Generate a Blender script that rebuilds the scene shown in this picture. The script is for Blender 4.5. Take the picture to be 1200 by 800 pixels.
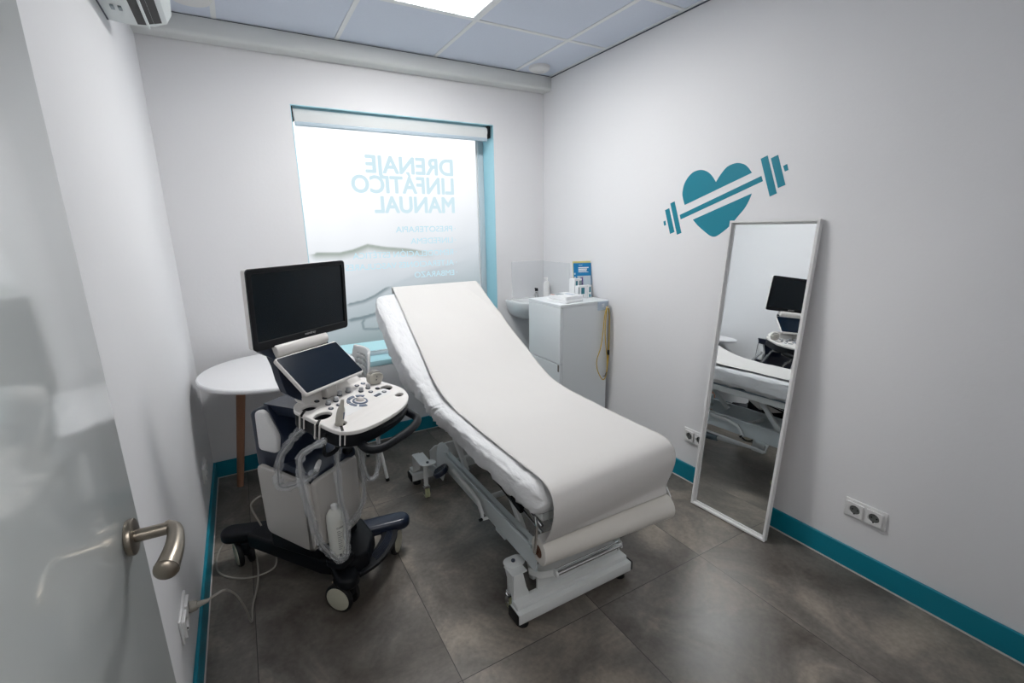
import bpy, bmesh, math, random
from mathutils import Vector, Matrix, Euler, noise
random.seed(7)
for o in list(bpy.data.objects): bpy.data.objects.remove(o)
SC = bpy.context.scene
COL = SC.collection
PI = math.pi
def R(d): return math.radians(d)
def lin(c):
    if isinstance(c, str): c = [int(c[i:i+2], 16)/255 for i in (0, 2, 4)]
    return tuple((x/12.92 if x <= .04045 else ((x+.055)/1.055)**2.4) for x in c) + (1.0,)

# ---------------------------------------------------------------- camera, world, lights, exposure
cam_data = bpy.data.cameras.new('camera'); cam = bpy.data.objects.new('camera', cam_data); COL.objects.link(cam)
cam_data.sensor_width = 36; cam_data.sensor_fit = 'HORIZONTAL'; cam_data.lens = 36*545.91/1200
cam_data.clip_start = .02; cam_data.clip_end = 60
Rz = Matrix.Rotation(-.52102, 3, 'Z'); Rx = Matrix.Rotation(-.23921, 3, 'X'); Ry = Matrix.Rotation(.01722, 3, 'Y')
M = Rz @ Rx @ Ry                      # axes: x right, y forward, z up
cm = Matrix((M.col[0], M.col[2], -M.col[1])).transposed().to_4x4()
cam.matrix_world = Matrix.Translation((-2.1517, -3.2063, 1.4843)) @ cm
SC.camera = cam
W = bpy.data.worlds.new('world'); SC.world = W; W.use_nodes = True
W.node_tree.nodes['Background'].inputs[0].default_value = (.75, .85, 1, 1)
W.node_tree.nodes['Background'].inputs[1].default_value = .25
SC.view_settings.view_transform = 'Standard'; SC.view_settings.look = 'None'
SC.view_settings.gamma = 1; SC.view_settings.use_curve_mapping = False
SC.view_settings.exposure = 0.0
LAMP = 33.0       # ceiling panel
WIN = 1.16       # daylight through the frosted print
CORR = 15.0       # added fill light in the unseen corridor

def area(name, loc, size, power, color, rot=(0, 0, 0)):
    l = bpy.data.lights.new(name, 'AREA'); l.shape = 'RECTANGLE'; l.size, l.size_y = size; l.energy = power; l.color = color
    o = bpy.data.objects.new(name, l); o.location = loc; o.rotation_euler = rot; COL.objects.link(o); return o
area('corridor_fill', (-2.0, -3.9, 2.5), (.6, .6), CORR, (1, .97, .93))  # unseen light, added to send some fill in through the doorway

# ---------------------------------------------------------------- materials
def mat(name, col, rough=.5, metal=0, bump=0, bscale=40, spec=.5, coat=0, trans=0, alpha=1, var=0, vscale=5, sheen=0, sub=0, ior=1.45, emis=None, es=0, bdist=.002, stretch=None):
    m = bpy.data.materials.new(name); m.use_nodes = True; nt = m.node_tree; b = nt.nodes['Principled BSDF']
    c = lin(col)
    b.inputs['Base Color'].default_value = c; b.inputs['Roughness'].default_value = rough; b.inputs['Metallic'].default_value = metal
    b.inputs['Specular IOR Level'].default_value = spec; b.inputs['Coat Weight'].default_value = coat; b.inputs['Coat Roughness'].default_value = .08
    b.inputs['Transmission Weight'].default_value = trans; b.inputs['Alpha'].default_value = alpha; b.inputs['IOR'].default_value = ior
    b.inputs['Sheen Weight'].default_value = sheen
    if emis: b.inputs['Emission Color'].default_value = lin(emis); b.inputs['Emission Strength'].default_value = es
    tc = nt.nodes.new('ShaderNodeTexCoord'); src = tc.outputs['Object']
    if stretch:
        mp = nt.nodes.new('ShaderNodeMapping'); mp.inputs['Scale'].default_value = stretch; nt.links.new(src, mp.inputs[0]); src = mp.outputs[0]
    # every surface carries at least a faint procedural variation
    n = nt.nodes.new('ShaderNodeTexNoise'); n.inputs['Scale'].default_value = vscale; n.inputs['Detail'].default_value = 5; nt.links.new(src, n.inputs['Vector'])
    r = nt.nodes.new('ShaderNodeMixRGB'); r.blend_type = 'MIX'
    v = max(var, .015)
    r.inputs[1].default_value = tuple(x*(1-v) for x in c[:3])+(1,); r.inputs[2].default_value = tuple(min(1, x*(1+v)) for x in c[:3])+(1,)
    nt.links.new(n.outputs['Fac'], r.inputs[0]); nt.links.new(r.outputs[0], b.inputs['Base Color'])
    if bump:
        n2 = nt.nodes.new('ShaderNodeTexNoise'); n2.inputs['Scale'].default_value = bscale; n2.inputs['Detail'].default_value = 4; nt.links.new(src, n2.inputs['Vector'])
        bp = nt.nodes.new('ShaderNodeBump'); bp.inputs['Strength'].default_value = bump; bp.inputs['Distance'].default_value = bdist
        nt.links.new(n2.outputs['Fac'], bp.inputs['Height']); nt.links.new(bp.outputs[0], b.inputs['Normal'])
    return m
MT = {}
def addm(k, *a, **kw): MT[k] = mat(k, *a, **kw)
addm('wall', 'e2e2e4', .55, bump=.25, bscale=60, var=.02, vscale=1.5, spec=.3)
addm('teal', '027d92', .45, bump=.2, bscale=80)
addm('teal_light', '9fd2e0', .4)
addm('sill_teal', 'b4dde6', .3)
addm('grid_white', 'e4e6e8', .5)
addm('soffit', 'd8dad9', .55)
addm('white_gloss', 'cfd4d3', .3, coat=.9, bump=.04, bscale=5, bdist=.003)
addm('nickel', '8d857a', .32, metal=1)
addm('white_plastic', 'dedede', .35)
addm('cream_plastic', 'd3d0cb', .38)
addm('body_grey', 'b9b6b2', .42, bump=.1, bscale=200)
addm('panel_white', 'e0ddda', .35)
addm('navy', '1d2638', .28, bump=.08, bscale=300)
addm('black', '0a0d13', .5, spec=.3)
addm('rubber', '0b0d10', .6)
addm('screen', '07151d', .2, spec=.35)
addm('touch_screen', '051423', .16, spec=.35)
addm('logo', 'e8e8e8', .5)
addm('holder_grey', '7d7b76', .5)
addm('key_blue', '606c80', .45)
addm('key_dark', '3a4252', .45)
addm('knob', 'a9abae', .35)
addm('probe_grey', 'b8b5ac', .42)
addm('cable', '8e8f8f', .5)
addm('cord', '9c9890', .5)
addm('hub', 'bdbba9', .45)
addm('beige_clip', 'c9b9a4', .45)
addm('steel_paint', 'd3d6d6', .35)
addm('rail_paint', 'c9d1d4', .35)
addm('steel_blue', '6e7c86', .35, metal=.4)
addm('chrome', 'd8d8d8', .1, metal=1)
addm('caster_green', 'b9bd94', .4)
addm('paper', 'cfcdcb', .75, bump=.12, bscale=220, stretch=(1, 1, 1), var=.01)
addm('paper_roll', 'cfccc6', .75, bump=.1, bscale=200)
addm('card', '6b4a38', .8)
addm('cover', 'dcdddf', .75, bump=.8, bscale=17, bdist=.010, stretch=(2.2, .8, 1.4))
addm('wood', 'a0765e', .5, var=.15, vscale=6, stretch=(8, 8, 1))
addm('table_white', 'e4e4e6', .3)
addm('cabinet', 'dfe4e7', .35)
addm('ceramic', 'e2e4e6', .12, coat=.4)
addm('tile_white', 'd9dbde', .2)
addm('bottle', 'd9dad4', .35, trans=.1)
addm('print_dark', '4e5052', .5)
addm('yellow', 'c2a23f', .5)
addm('book_blue', '1277ad', .4)
addm('book_yellow', 'd7ca80', .5)
addm('book_purple', '5b2f86', .5)
addm('book_cream', 'c8c2c0', .5)
addm('book_red', 'a83038', .5)
addm('photo_pale', 'b9c7cf', .4)
addm('box_white', 'e6e8ea', .4)
addm('box_teal', '2b7d8c', .4)
addm('box_grey', '8a979c', .4)
addm('orange', 'c9714a', .5)
addm('plate_blue', 'aebccc', .4)
addm('blind', 'd5d8d8', .7)
addm('blind_bar', 'b4c4cf', .4)
addm('alu', 'c2ccd2', .35)
addm('ac_white', 'd4dada', .35)
addm('pin_black', '101010', .5)
addm('socket_grey', '636664', .45)
addm('green_detail', '2f8f78', .5)
m = bpy.data.materials.new('mirror_glass'); m.use_nodes = True; b = m.node_tree.nodes['Principled BSDF']
b.inputs['Base Color'].default_value = (.86, .89, .9, 1); b.inputs['Metallic'].default_value = 1; b.inputs['Roughness'].default_value = .01; MT['mirror'] = m
m = bpy.data.materials.new('lamp_diffuser'); m.use_nodes = True; b = m.node_tree.nodes['Principled BSDF']
b.inputs['Emission Color'].default_value = (1, .992, .975, 1); b.inputs['Emission Strength'].default_value = LAMP; MT['lamp'] = m
# clear crinkled plastic sheath
m = bpy.data.materials.new('clear_sheath'); m.use_nodes = True; nt = m.node_tree; b = nt.nodes['Principled BSDF']
b.inputs['Base Color'].default_value = (.93, .96, 1, 1); b.inputs['Roughness'].default_value = .15; b.inputs['Alpha'].default_value = .24; b.inputs['Specular IOR Level'].default_value = 1
n = nt.nodes.new('ShaderNodeTexNoise'); n.inputs['Scale'].default_value = 70; bp = nt.nodes.new('ShaderNodeBump'); bp.inputs['Strength'].default_value = 1; bp.inputs['Distance'].default_value = .006
nt.links.new(n.outputs['Fac'], bp.inputs['Height']); nt.links.new(bp.outputs[0], b.inputs['Normal']); MT['sheath'] = m

def node_floor():
    m = bpy.data.materials.new('floor_tile'); m.use_nodes = True; nt = m.node_tree; N = nt.nodes; L = nt.links; b = N['Principled BSDF']
    tc = N.new('ShaderNodeTexCoord'); sp = N.new('ShaderNodeSeparateXYZ'); L.new(tc.outputs['Object'], sp.inputs[0])
    def mth(op, a, c=None, v=None):
        k = N.new('ShaderNodeMath'); k.operation = op
        for i, x in enumerate((a, c)):
            if x is None: continue
            if isinstance(x, (int, float)): k.inputs[i].default_value = x
            else: L.new(x, k.inputs[i])
        return k.outputs[0]
    u = mth('DIVIDE', mth('ADD', sp.outputs[0], 1.09), .597); v = mth('DIVIDE', mth('ADD', sp.outputs[1], 2.02), 1.197)
    fu = mth('FRACT', mth('ADD', u, 40)); fv = mth('FRACT', mth('ADD', v, 40))
    du = mth('MULTIPLY', mth('MINIMUM', fu, mth('SUBTRACT', 1, fu)), .597); dv = mth('MULTIPLY', mth('MINIMUM', fv, mth('SUBTRACT', 1, fv)), 1.197)
    d = mth('MINIMUM', du, dv); gr = mth('LESS_THAN', d, .0014)
    cell = N.new('ShaderNodeCombineXYZ'); L.new(mth('FLOOR', u), cell.inputs[0]); L.new(mth('FLOOR', v), cell.inputs[1])
    wn = N.new('ShaderNodeTexWhiteNoise'); L.new(cell.outputs[0], wn.inputs['Vector'])
    off = N.new('ShaderNodeVectorMath'); off.operation = 'MULTIPLY_ADD'; L.new(wn.outputs['Color'], off.inputs[0]); off.inputs[1].default_value = (30, 30, 30); L.new(tc.outputs['Object'], off.inputs[2])
    n1 = N.new('ShaderNodeTexNoise'); n1.inputs['Scale'].default_value = 2.6; n1.inputs['Detail'].default_value = 9; n1.inputs['Roughness'].default_value = .62; n1.inputs['Distortion'].default_value = .9; L.new(off.outputs[0], n1.inputs['Vector'])
    n2 = N.new('ShaderNodeTexNoise'); n2.inputs['Scale'].default_value = 60; n2.inputs['Detail'].default_value = 6; L.new(off.outputs[0], n2.inputs['Vector'])
    cr = N.new('ShaderNodeValToRGB'); e = cr.color_ramp.elements; e[0].position = .33; e[0].color = lin('514b45'); e[1].position = .68; e[1].color = lin('91887d')
    x = cr.color_ramp.elements.new(.5); x.color = lin('6c6761'); L.new(n1.outputs['Fac'], cr.inputs[0])
    mx = N.new('ShaderNodeMixRGB'); mx.blend_type = 'OVERLAY'; mx.inputs[0].default_value = .35; L.new(cr.outputs[0], mx.inputs[1]); L.new(n2.outputs['Fac'], mx.inputs[2])
    hs = N.new('ShaderNodeHueSaturation'); L.new(mx.outputs[0], hs.inputs['Color']); L.new(mth('ADD', mth('MULTIPLY', wn.outputs['Value'], .12), .94), hs.inputs['Value'])
    m2 = N.new('ShaderNodeMixRGB'); L.new(gr, m2.inputs[0]); L.new(hs.outputs[0], m2.inputs[1]); m2.inputs[2].default_value = lin('2a2826'); L.new(m2.outputs[0], b.inputs['Base Color'])
    L.new(mth('ADD', mth('MULTIPLY', n1.outputs['Fac'], .2), .26), b.inputs['Roughness'])
    bp = N.new('ShaderNodeBump'); bp.inputs['Strength'].default_value = .25; bp.inputs['Distance'].default_value = .0015
    L.new(mth('SUBTRACT', n2.outputs['Fac'], mth('MULTIPLY', gr, 1.5)), bp.inputs['Height']); L.new(bp.outputs[0], b.inputs['Normal'])
    return m
MT['floor'] = node_floor()
def node_ceiling():
    m = mat('ceiling_tile', 'd2d9e6', .8, bump=.5, bscale=260, bdist=.002, var=.03, vscale=90); return m
MT['ceil'] = node_ceiling()
def node_print():          # daylight behind a frosted printed film: the film's own colours, lit from outside
    m = bpy.data.materials.new('window_print'); m.use_nodes = True; nt = m.node_tree; b = nt.nodes['Principled BSDF']
    a = nt.nodes.new('ShaderNodeVertexColor'); a.layer_name = 'print'
    nt.links.new(a.outputs[0], b.inputs['Emission Color']); b.inputs['Emission Strength'].default_value = WIN
    b.inputs['Base Color'].default_value = (.03, .03, .03, 1); b.inputs['Roughness'].default_value = .25; b.inputs['Specular IOR Level'].default_value = .15
    return m
MT['print'] = node_print()
MT['letters'] = mat('window_letters', '203038', .4, emis='cbe0e7', es=WIN*.93)
MT['letters_faint'] = mat('window_letters_faint', '203038', .4, emis='bfdde8', es=WIN*.9)
MT['film_teal'] = mat('window_film_band', '203038', .3, emis='b5e0e8', es=WIN*.85)

# ---------------------------------------------------------------- geometry helpers
class G:
    def __init__(s): s.bm = bmesh.new(); s.mi = 0
    def _merge(s, t, mtx=None):
        if mtx is not None: t.transform(mtx)
        for f in t.faces: f.material_index = s.mi
        me = bpy.data.meshes.new('t'); t.to_mesh(me); t.free(); s.bm.from_mesh(me); bpy.data.meshes.remove(me); return s
    def box(s, x0, x1, y0, y1, z0, z1, bev=0, seg=2, mtx=None):
        t = bmesh.new(); bmesh.ops.create_cube(t, size=1)
        t.transform(Matrix.Translation(((x0+x1)/2, (y0+y1)/2, (z0+z1)/2)) @ Matrix.Diagonal((abs(x1-x0), abs(y1-y0), abs(z1-z0), 1)))
        if bev: bmesh.ops.bevel(t, geom=t.edges[:], offset=bev, segments=seg, profile=.5, affect='EDGES')
        return s._merge(t, mtx)
    def cyl(s, p0, p1, r0, r1=None, n=24, bev=0, seg=2, mtx=None):
        r1 = r0 if r1 is None else r1
        p0, p1 = Vector(p0), Vector(p1); d = p1-p0; L = d.length
        t = bmesh.new(); bmesh.ops.create_cone(t, cap_ends=True, cap_tris=False, segments=n, radius1=r0, radius2=r1, depth=L)
        if bev:
            ed = [e for e in t.edges if any(len(f.verts) > 4 for f in e.link_faces)]
            bmesh.ops.bevel(t, geom=ed, offset=bev, segments=seg, profile=.5, affect='EDGES')
        q = d.to_track_quat('Z', 'Y').to_matrix().to_4x4()
        t.transform(Matrix.Translation((p0+p1)/2) @ q); return s._merge(t, mtx)
    def ball(s, c, r, sx=1, sy=1, sz=1, mtx=None, u=24, v=14):
        t = bmesh.new(); bmesh.ops.create_uvsphere(t, u_segments=u, v_segments=v, radius=r)
        t.transform(Matrix.Translation(c) @ Matrix.Diagonal((sx, sy, sz, 1))); return s._merge(t, mtx)
    def prism(s, pts, z0, z1, bev=0, seg=2, mtx=None):
        P = [Vector((x, y)) for x, y in pts]; P = [p for i, p in enumerate(P) if (p-P[i-1]).length > 1e-6]; n = len(P)
        if z1 < z0: z0, z1 = z1, z0
        ar = sum(P[i-1].x*P[i].y-P[i].x*P[i-1].y for i in range(n))
        if ar < 0: P = P[::-1]
        nm = []
        for i in range(n):
            d0 = (P[i]-P[i-1]).normalized(); d1 = (P[(i+1) % n]-P[i]).normalized()
            q = Vector((-(d0.y+d1.y), d0.x+d1.x)); q = q/max(.5, q.length_squared/2) if q.length > 1e-6 else q
            nm.append(q)
        def ring(off, z): return [(p.x+q.x*off, p.y+q.y*off, z) for p, q in zip(P, nm)]
        if bev:
            lo = [ring(bev*(1-math.sin(PI/2*k/seg)), z0+bev*(1-math.cos(PI/2*k/seg))) for k in range(seg+1)]
            hi = [ring(bev*(1-math.cos(PI/2*k/seg)), z1-bev*(1-math.sin(PI/2*k/seg))) for k in range(seg+1)]
            rings = lo+hi
        else: rings = [ring(0, z0), ring(0, z1)]
        return s.loft(rings, mtx=mtx)
    def loft(s, rings, cap=True, closed=True, mtx=None):
        t = bmesh.new(); vr = [[t.verts.new(p) for p in r] for r in rings]; n = len(rings[0])
        for a, b in zip(vr, vr[1:]):
            for i in range(n if closed else n-1):
                j = (i+1) % n
                try: t.faces.new((a[i], a[j], b[j], b[i]))
                except ValueError: pass
        if cap and closed:
            for r in (vr[0][::-1], vr[-1]):
                try: t.faces.new(r)
                except ValueError: pass
        bmesh.ops.recalc_face_normals(t, faces=t.faces[:]); return s._merge(t, mtx)
    def lathe(s, prof, n=32, mtx=None):
        return s.loft([[(r*math.cos(2*PI*k/n), r*math.sin(2*PI*k/n), z) for k in range(n)] for r, z in prof], mtx=mtx)
    def tube(s, pts, r, n=10, sub=0, square=None, mtx=None):
        P = [Vector(p) for p in pts]
        if sub: P = catmull(P, sub)
        rings = []; up = Vector((0, 0, 1)); T0 = (P[1]-P[0]).normalized()
        if abs(T0.z) > .95: up = Vector((0, 1, 0))
        nrm = T0.cross(up).cross(T0).normalized()
        for i, p in enumerate(P):
            T = (P[min(i+1, len(P)-1)]-P[max(i-1, 0)]).normalized()
            nrm = (nrm-T*nrm.dot(T)).normalized(); bn = T.cross(nrm)
            rr = r(i/(len(P)-1)) if callable(r) else r
            if square:
                a, b = square; c = .25
                sec = [(a, b*(1-c)), (a*(1-c), b), (-a*(1-c), b), (-a, b*(1-c)), (-a, -b*(1-c)), (-a*(1-c), -b), (a*(1-c), -b), (a, -b*(1-c))]
                rings.append([p+bn*x+nrm*y for x, y in sec])
            else:
                rings.append([p+(nrm*math.cos(2*PI*k/n)+bn*math.sin(2*PI*k/n))*rr for k in range(n)])
        return s.loft(rings, mtx=mtx)
    def mesh(s, verts, faces, mtx=None):
        t = bmesh.new(); vs = [t.verts.new(v) for v in verts]
        for f in faces:
            try: t.faces.new([vs[i] for i in f])
            except ValueError: pass
        return s._merge(t, mtx)
    def build(s, name, m, parent=None, kind=None, label=None, cat=None, group=None, smooth=35, world=False):
        me = bpy.data.meshes.new(name); s.bm.to_mesh(me); s.bm.free()
        for k in (m if isinstance(m, (list, tuple)) else [m]): me.materials.append(MT[k])
        if smooth:
            for pl in me.polygons: pl.use_smooth = True
            me.set_sharp_from_angle(angle=R(smooth))
        o = bpy.data.objects.new(name, me); COL.objects.link(o)
        if parent is not None:
            o.parent = parent
            if world:
                root = parent
                while root.parent: root = root.parent
                me.transform((Matrix.Translation(root.location) @ root.rotation_euler.to_matrix().to_4x4()).inverted())
        else:
            vs = [v.co for v in me.vertices]
            c = Vector(((min(v.x for v in vs)+max(v.x for v in vs))/2, (min(v.y for v in vs)+max(v.y for v in vs))/2, min(v.z for v in vs)))
            if kind != 'structure': me.transform(Matrix.Translation(-c)); o.location = c
        if kind: o['kind'] = kind
        if label: o['label'] = label
        if cat: o['category'] = cat
        if group: o['group'] = group
        return o
def catmull(P, sub):
    P = [Vector(p) for p in P]; out = []
    for i in range(len(P)-1):
        a, b, c, d = P[max(i-1, 0)], P[i], P[i+1], P[min(i+2, len(P)-1)]
        for k in range(sub):
            t = k/sub; out.append(.5*((2*b)+(c-a)*t+(2*a-5*b+4*c-d)*t*t+(3*b-a-3*c+d)*t**3))
    out.append(P[-1]); return out
def thing(name, label, cat, loc=(0, 0, 0), rz=0, group=None):
    o = bpy.data.objects.new(name, None); COL.objects.link(o); o.empty_display_size = .1
    o.location = loc; o.rotation_euler = (0, 0, rz); o['label'] = label; o['category'] = cat
    if group: o['group'] = group
    return o
def rrect(w, h, r, n=6, cx=0, cy=0):
    pts = []
    for qx, qy, a0 in ((1, 1, 0), (-1, 1, 90), (-1, -1, 180), (1, -1, 270)):
        for k in range(n+1):
            a = R(a0+90*k/n); pts.append((cx+qx*(w/2-r)+r*math.cos(a), cy+qy*(h/2-r)+r*math.sin(a)))
    return pts
def text_tris(s, bold=0):
    cu = bpy.data.curves.new('txt', 'FONT'); cu.body = s; cu.size = 1; cu.offset = bold; cu.resolution_u = 6
    o = bpy.data.objects.new('txt', cu); COL.objects.link(o); bpy.context.view_layer.update()
    me = bpy.data.meshes.new_from_object(o); vs = [tuple(v.co) for v in me.vertices]; fs = [tuple(p.vertices) for p in me.polygons]
    COL.objects.unlink(o); bpy.data.objects.remove(o); bpy.data.curves.remove(cu); bpy.data.meshes.remove(me); return vs, fs
def text_onto(g, s, w, capheight, place, bold=0, thick=0):
    """lay text in a box of given width; place(u,v) -> 3D point, u from 0..w, v from 0 (baseline)"""
    vs, fs = text_tris(s); x0 = min(v[0] for v in vs); x1 = max(v[0] for v in vs)
    ref, _ = text_tris('E'); h = max(v[1] for v in ref); k = w/(x1-x0)
    sh = [(0, 0)] if not bold else [(bold*math.cos(R(a)), bold*math.sin(R(a))) for a in range(0, 360, 45)]
    for dx, dy in sh: g.mesh([place((v[0]-x0+dx)*k, (v[1]+dy*.8)/h*capheight) for v in vs], fs)

# ================================================================= room shell
H = 2.554; XL = -2.457; YF = -3.1; YC = -4.3
g = G(); g.box(XL-.15, .15, YC-.1, .3, -.05, 0); g.build('floor', 'floor', kind='structure', smooth=0)
g = G(); g.box(XL-.15, .15, YC-.1, .3, H, H+.05); g.build('ceiling', 'ceil', kind='structure', smooth=0)
g = G(); g.box(XL-.15, XL, YC, .3, 0, H); g.build('wall_left', 'wall', kind='structure', smooth=0)
g = G(); g.box(0, .15, YC, .3, 0, H); g.build('wall_right', 'wall', kind='structure', smooth=0)
# back wall with the window opening, 30 cm thick
wx0, wx1, wz0, wz1 = -1.776, -.437, .585, 2.206
g = G(); g.box(XL, wx0, 0, .3, 0, H); g.box(wx1, 0, 0, .3, 0, H); g.box(wx0, wx1, 0, .3, 0, wz0); g.box(wx0, wx1, 0, .3, wz1, H)
g.build('wall_back', 'wall', kind='structure', smooth=0)
# front wall with the doorway the photograph is taken from
g = G(); g.box(-.85, 0, YF-.1, YF, 0, H); g.box(XL, -.85, YF-.1, YF, 2.08, H); g.box(XL, -2.412, YF-.1, YF, 0, 2.08)
g.build('wall_front', 'wall', kind='structure', smooth=0)
g = G(); g.box(XL, 0, YC-.1, YC, 0, H); g.build('wall_corridor', 'wall', kind='structure', smooth=0)
g = G(); g.box(-.855, -.80, YF, YF+.015, 0, 2.13, .003); g.box(-2.412, -.855, YF, YF+.015, 2.08, 2.13, .003)
g.build('trim_1', 'white_gloss', kind='structure')
# soffit along the back wall with a rounded lower lip
g = G(); prof = [(0, 0), (0, .095)] ; ring = []
pts = [(0, H), (-.101, H), (-.101, H-.075)] + [(-.081-.02*math.cos(R(a)), H-.075-.02*math.sin(R(a))) for a in (20, 45, 70, 90)] + [(0, H-.095)]
g.loft([[(x, y, z) for y, z in pts] for x in (XL, 0)]); g.build('trim_2', 'soffit', kind='structure')
# suspended ceiling grid: tee bars
g = G(); w = .012
for k in range(-1, 4):
    x = -.301-.6*k
    if XL < x < 0: g.box(x-w, x+w, YF, -.101, H-.004, H+.001)
for k in range(0, 5):
    y = -.704-.6*k
    if y > YF: g.box(XL, 0, y-w, y+w, H-.0035, H+.001)
g.box(XL, XL+.02, YF, -.101, H-.005, H+.001); g.box(-.02, 0, YF, -.101, H-.005, H+.001)
g.build('trim_3', 'grid_white', kind='structure', smooth=0)
g = G(); g.box(-.0025, 0, YF, -.101, H-.011, H-.005); g.box(XL, 0, -.1035, -.101, H-.006, H-.003); g.build('trim_4', 'key_dark', kind='structure', smooth=0)
# skirting boards
bh = .104
g = G(); g.box(-.012, 0, YF, 0, .004, bh, .002, 1); g.build('baseboard_right', 'teal', kind='structure')
g = G(); g.box(XL, XL+.012, YF+.1, 0, .004, bh, .002, 1); g.build('baseboard_left', 'teal', kind='structure')
g = G(); g.box(XL+.012, -.012, -.012, 0, .004, bh, .002, 1); g.build('baseboard_back', 'teal', kind='structure')
g = G()
g.box(-.016, 0, YF, 0, 0, .005); g.box(XL, XL+.016, YF+.1, 0, 0, .005); g.box(XL+.016, -.016, -.016, 0, 0, .005)
g.build('trim_5', 'book_cream', kind='structure', smooth=0)

# window reveals, sill, frame, printed pane
PY = .18
g = G(); g.box(wx1-.004, wx1, 0.0, PY, wz0, wz1); g.box(wx0, wx0+.004, 0.0, PY, wz0, wz1); g.box(wx0, wx1, 0, PY, wz1-.004, wz1)
g.build('window_2', 'teal_light', kind='structure', smooth=0)
g = G(); g.box(wx0-.002, wx1+.002, -.004, PY+.02, wz0-.03, wz0+.008, .003); g.build('trim_6', 'sill_teal', kind='structure')
win = thing('window_1', '', 'window', (0, 0, 0)); del win['label']; del win['category']; win['kind'] = 'structure'
g = G()
g.box(wx1-.05, wx1-.004, PY-.015, PY+.03, wz0, wz1, .003); g.box(wx0-.0, wx0+.012, PY-.01, PY+.03, wz0, wz1); g.box(wx0, wx1, PY-.01, PY+.03, wz1-.05, wz1, .003)
g.box(wx0, wx1, PY-.02, PY+.03, wz0+.008, wz0+.03, .003); g.box(wx0, wx1, PY-.01, PY+.03, wz0+.032, wz0+.04, .002)
o = g.build('window_frame', 'alu', win); o['kind'] = 'structure'
g = G(); g.box(wx1-.062, wx1-.05, PY-.002, PY+.02, wz0+.03, wz1-.05, .001); g.build('glazing_bead', 'grid_white', win)['kind'] = 'structure'
gx0, gx1, gz0, gz1 = wx0+.012, wx1-.062, .695, wz1-.05
def seg_d(px, pz, a, b):
    ax, az = a; bx, bz = b; dx, dz = bx-ax, bz-az; t = max(0, min(1, ((px-ax)*dx+(pz-az)*dz)/(dx*dx+dz*dz)))
    qx, qz = ax+dx*t, az+dz*t; return math.hypot(px-qx, pz-qz), pz-qz, t
STROKES = [  # (polyline in window plane x,z ; reach below ; reach above; depth of tone; colour)
    ([(-1.70, 1.340), (-1.55, 1.335), (-1.46, 1.352), (-1.36, 1.385), (-1.24, 1.362), (-1.08, 1.345), (-.95, 1.322), (-.86, 1.30)], .055, .012, .42, (.25, .30, .26)),
    ([(-1.52, .985), (-1.42, 1.0), (-1.34, 1.03), (-1.26, 1.075), (-1.20, 1.085)], .03, .006, .5, (.16, .21, .23)),
    ([(-1.52, .875), (-1.42, .885), (-1.30, .91), (-1.17, .945), (-1.08, .985)], .03, .007, .6, (.12, .17, .19)),
    ([(-1.44, .80), (-1.445, .84), (-1.42, .868)], .012, .014, .45, (.14, .19, .21)),
    ([(-1.43, .795), (-1.34, .785), (-1.22, .80), (-1.1, .80)], .02, .008, .4, (.14, .19, .21)),
    ([(-1.2, 1.09), (-1.0, 1.16), (-.8, 1.20), (-.55, 1.24)], .06, .02, .2, (.40, .46, .50)),
]
def sst(a, b, x): t = max(0, min(1, (x-a)/(b-a))); return t*t*(3-2*t)
def print_col(x, z):
    top = Vector((.97, .98, 1.0)); mid = Vector((.58, .62, .66)); low = Vector((.35, .41, .44)); bot = Vector((.22, .285, .30))
    t = (z-.2*(x+1.1)) if True else z
    if t > 1.98: c = top
    elif t > 1.25: c = mid.lerp(top, ((t-1.25)/.73)**.75)
    elif t > .92: c = low.lerp(mid, sst(.92, 1.25, t))
    else: c = bot.lerp(low, sst(.72, .92, t))
    for pl, lo, hi, amt, cc in STROKES:
        best = 9; sg = 0; fade = 1; n = len(pl)-1
        for i in range(n):
            d, s_, tt = seg_d(x, z, pl[i], pl[i+1])
            if d < best: best = d; sg = s_; pos = (i+tt)/n
        reach = hi if sg > 0 else lo
        if best < reach:
            e = min(1, (1-pos)*4) if pos > .5 else 1
            k = (1-best/reach)**1.2*amt*e*2.4
            c = c.lerp(Vector(cc), min(.85, k))
    nn = noise.noise(Vector((x*5, z*5, 2)))*.025
    return (max(0, c.x+nn), max(0, c.y+nn), max(0, c.z+nn), 1)
nx, nz = 150, 190
verts = [(gx0+(gx1-gx0)*i/nx, PY, gz0+(gz1-gz0)*j/nz) for j in range(nz+1) for i in range(nx+1)]
faces = [(j*(nx+1)+i, j*(nx+1)+i+1, (j+1)*(nx+1)+i+1, (j+1)*(nx+1)+i) for j in range(nz) for i in range(nx)]
me = bpy.data.meshes.new('pane'); me.from_pydata(verts, [], faces); ca = me.color_attributes.new('print', 'FLOAT_COLOR', 'POINT')
for i, v in enumerate(verts): ca.data[i].color = print_col(v[0], v[2])
me.materials.append(MT['print']); o = bpy.data.objects.new('pane', me); COL.objects.link(o); o.parent = win; o['kind'] = 'structure'
g = G(); g.box(gx0, gx1, PY, PY+.003, wz0+.04, gz0); g.build('film_band', 'film_teal', win)['kind'] = 'structure'
g = G()
xr = -.693
for s, ww, zb, ch in (('DRENAJE', .632, 1.868, .108), ('LINFÁTICO', .735, 1.737, .108), ('MANUAL', .592, 1.604, .106)):
    text_onto(g, s, ww, ch, lambda u, v, zb=zb: (xr-u, PY-.001, zb+v), bold=.034)
g.build('heading_lettering', 'letters', win, smooth=0)['kind'] = 'structure'
g = G()
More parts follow.
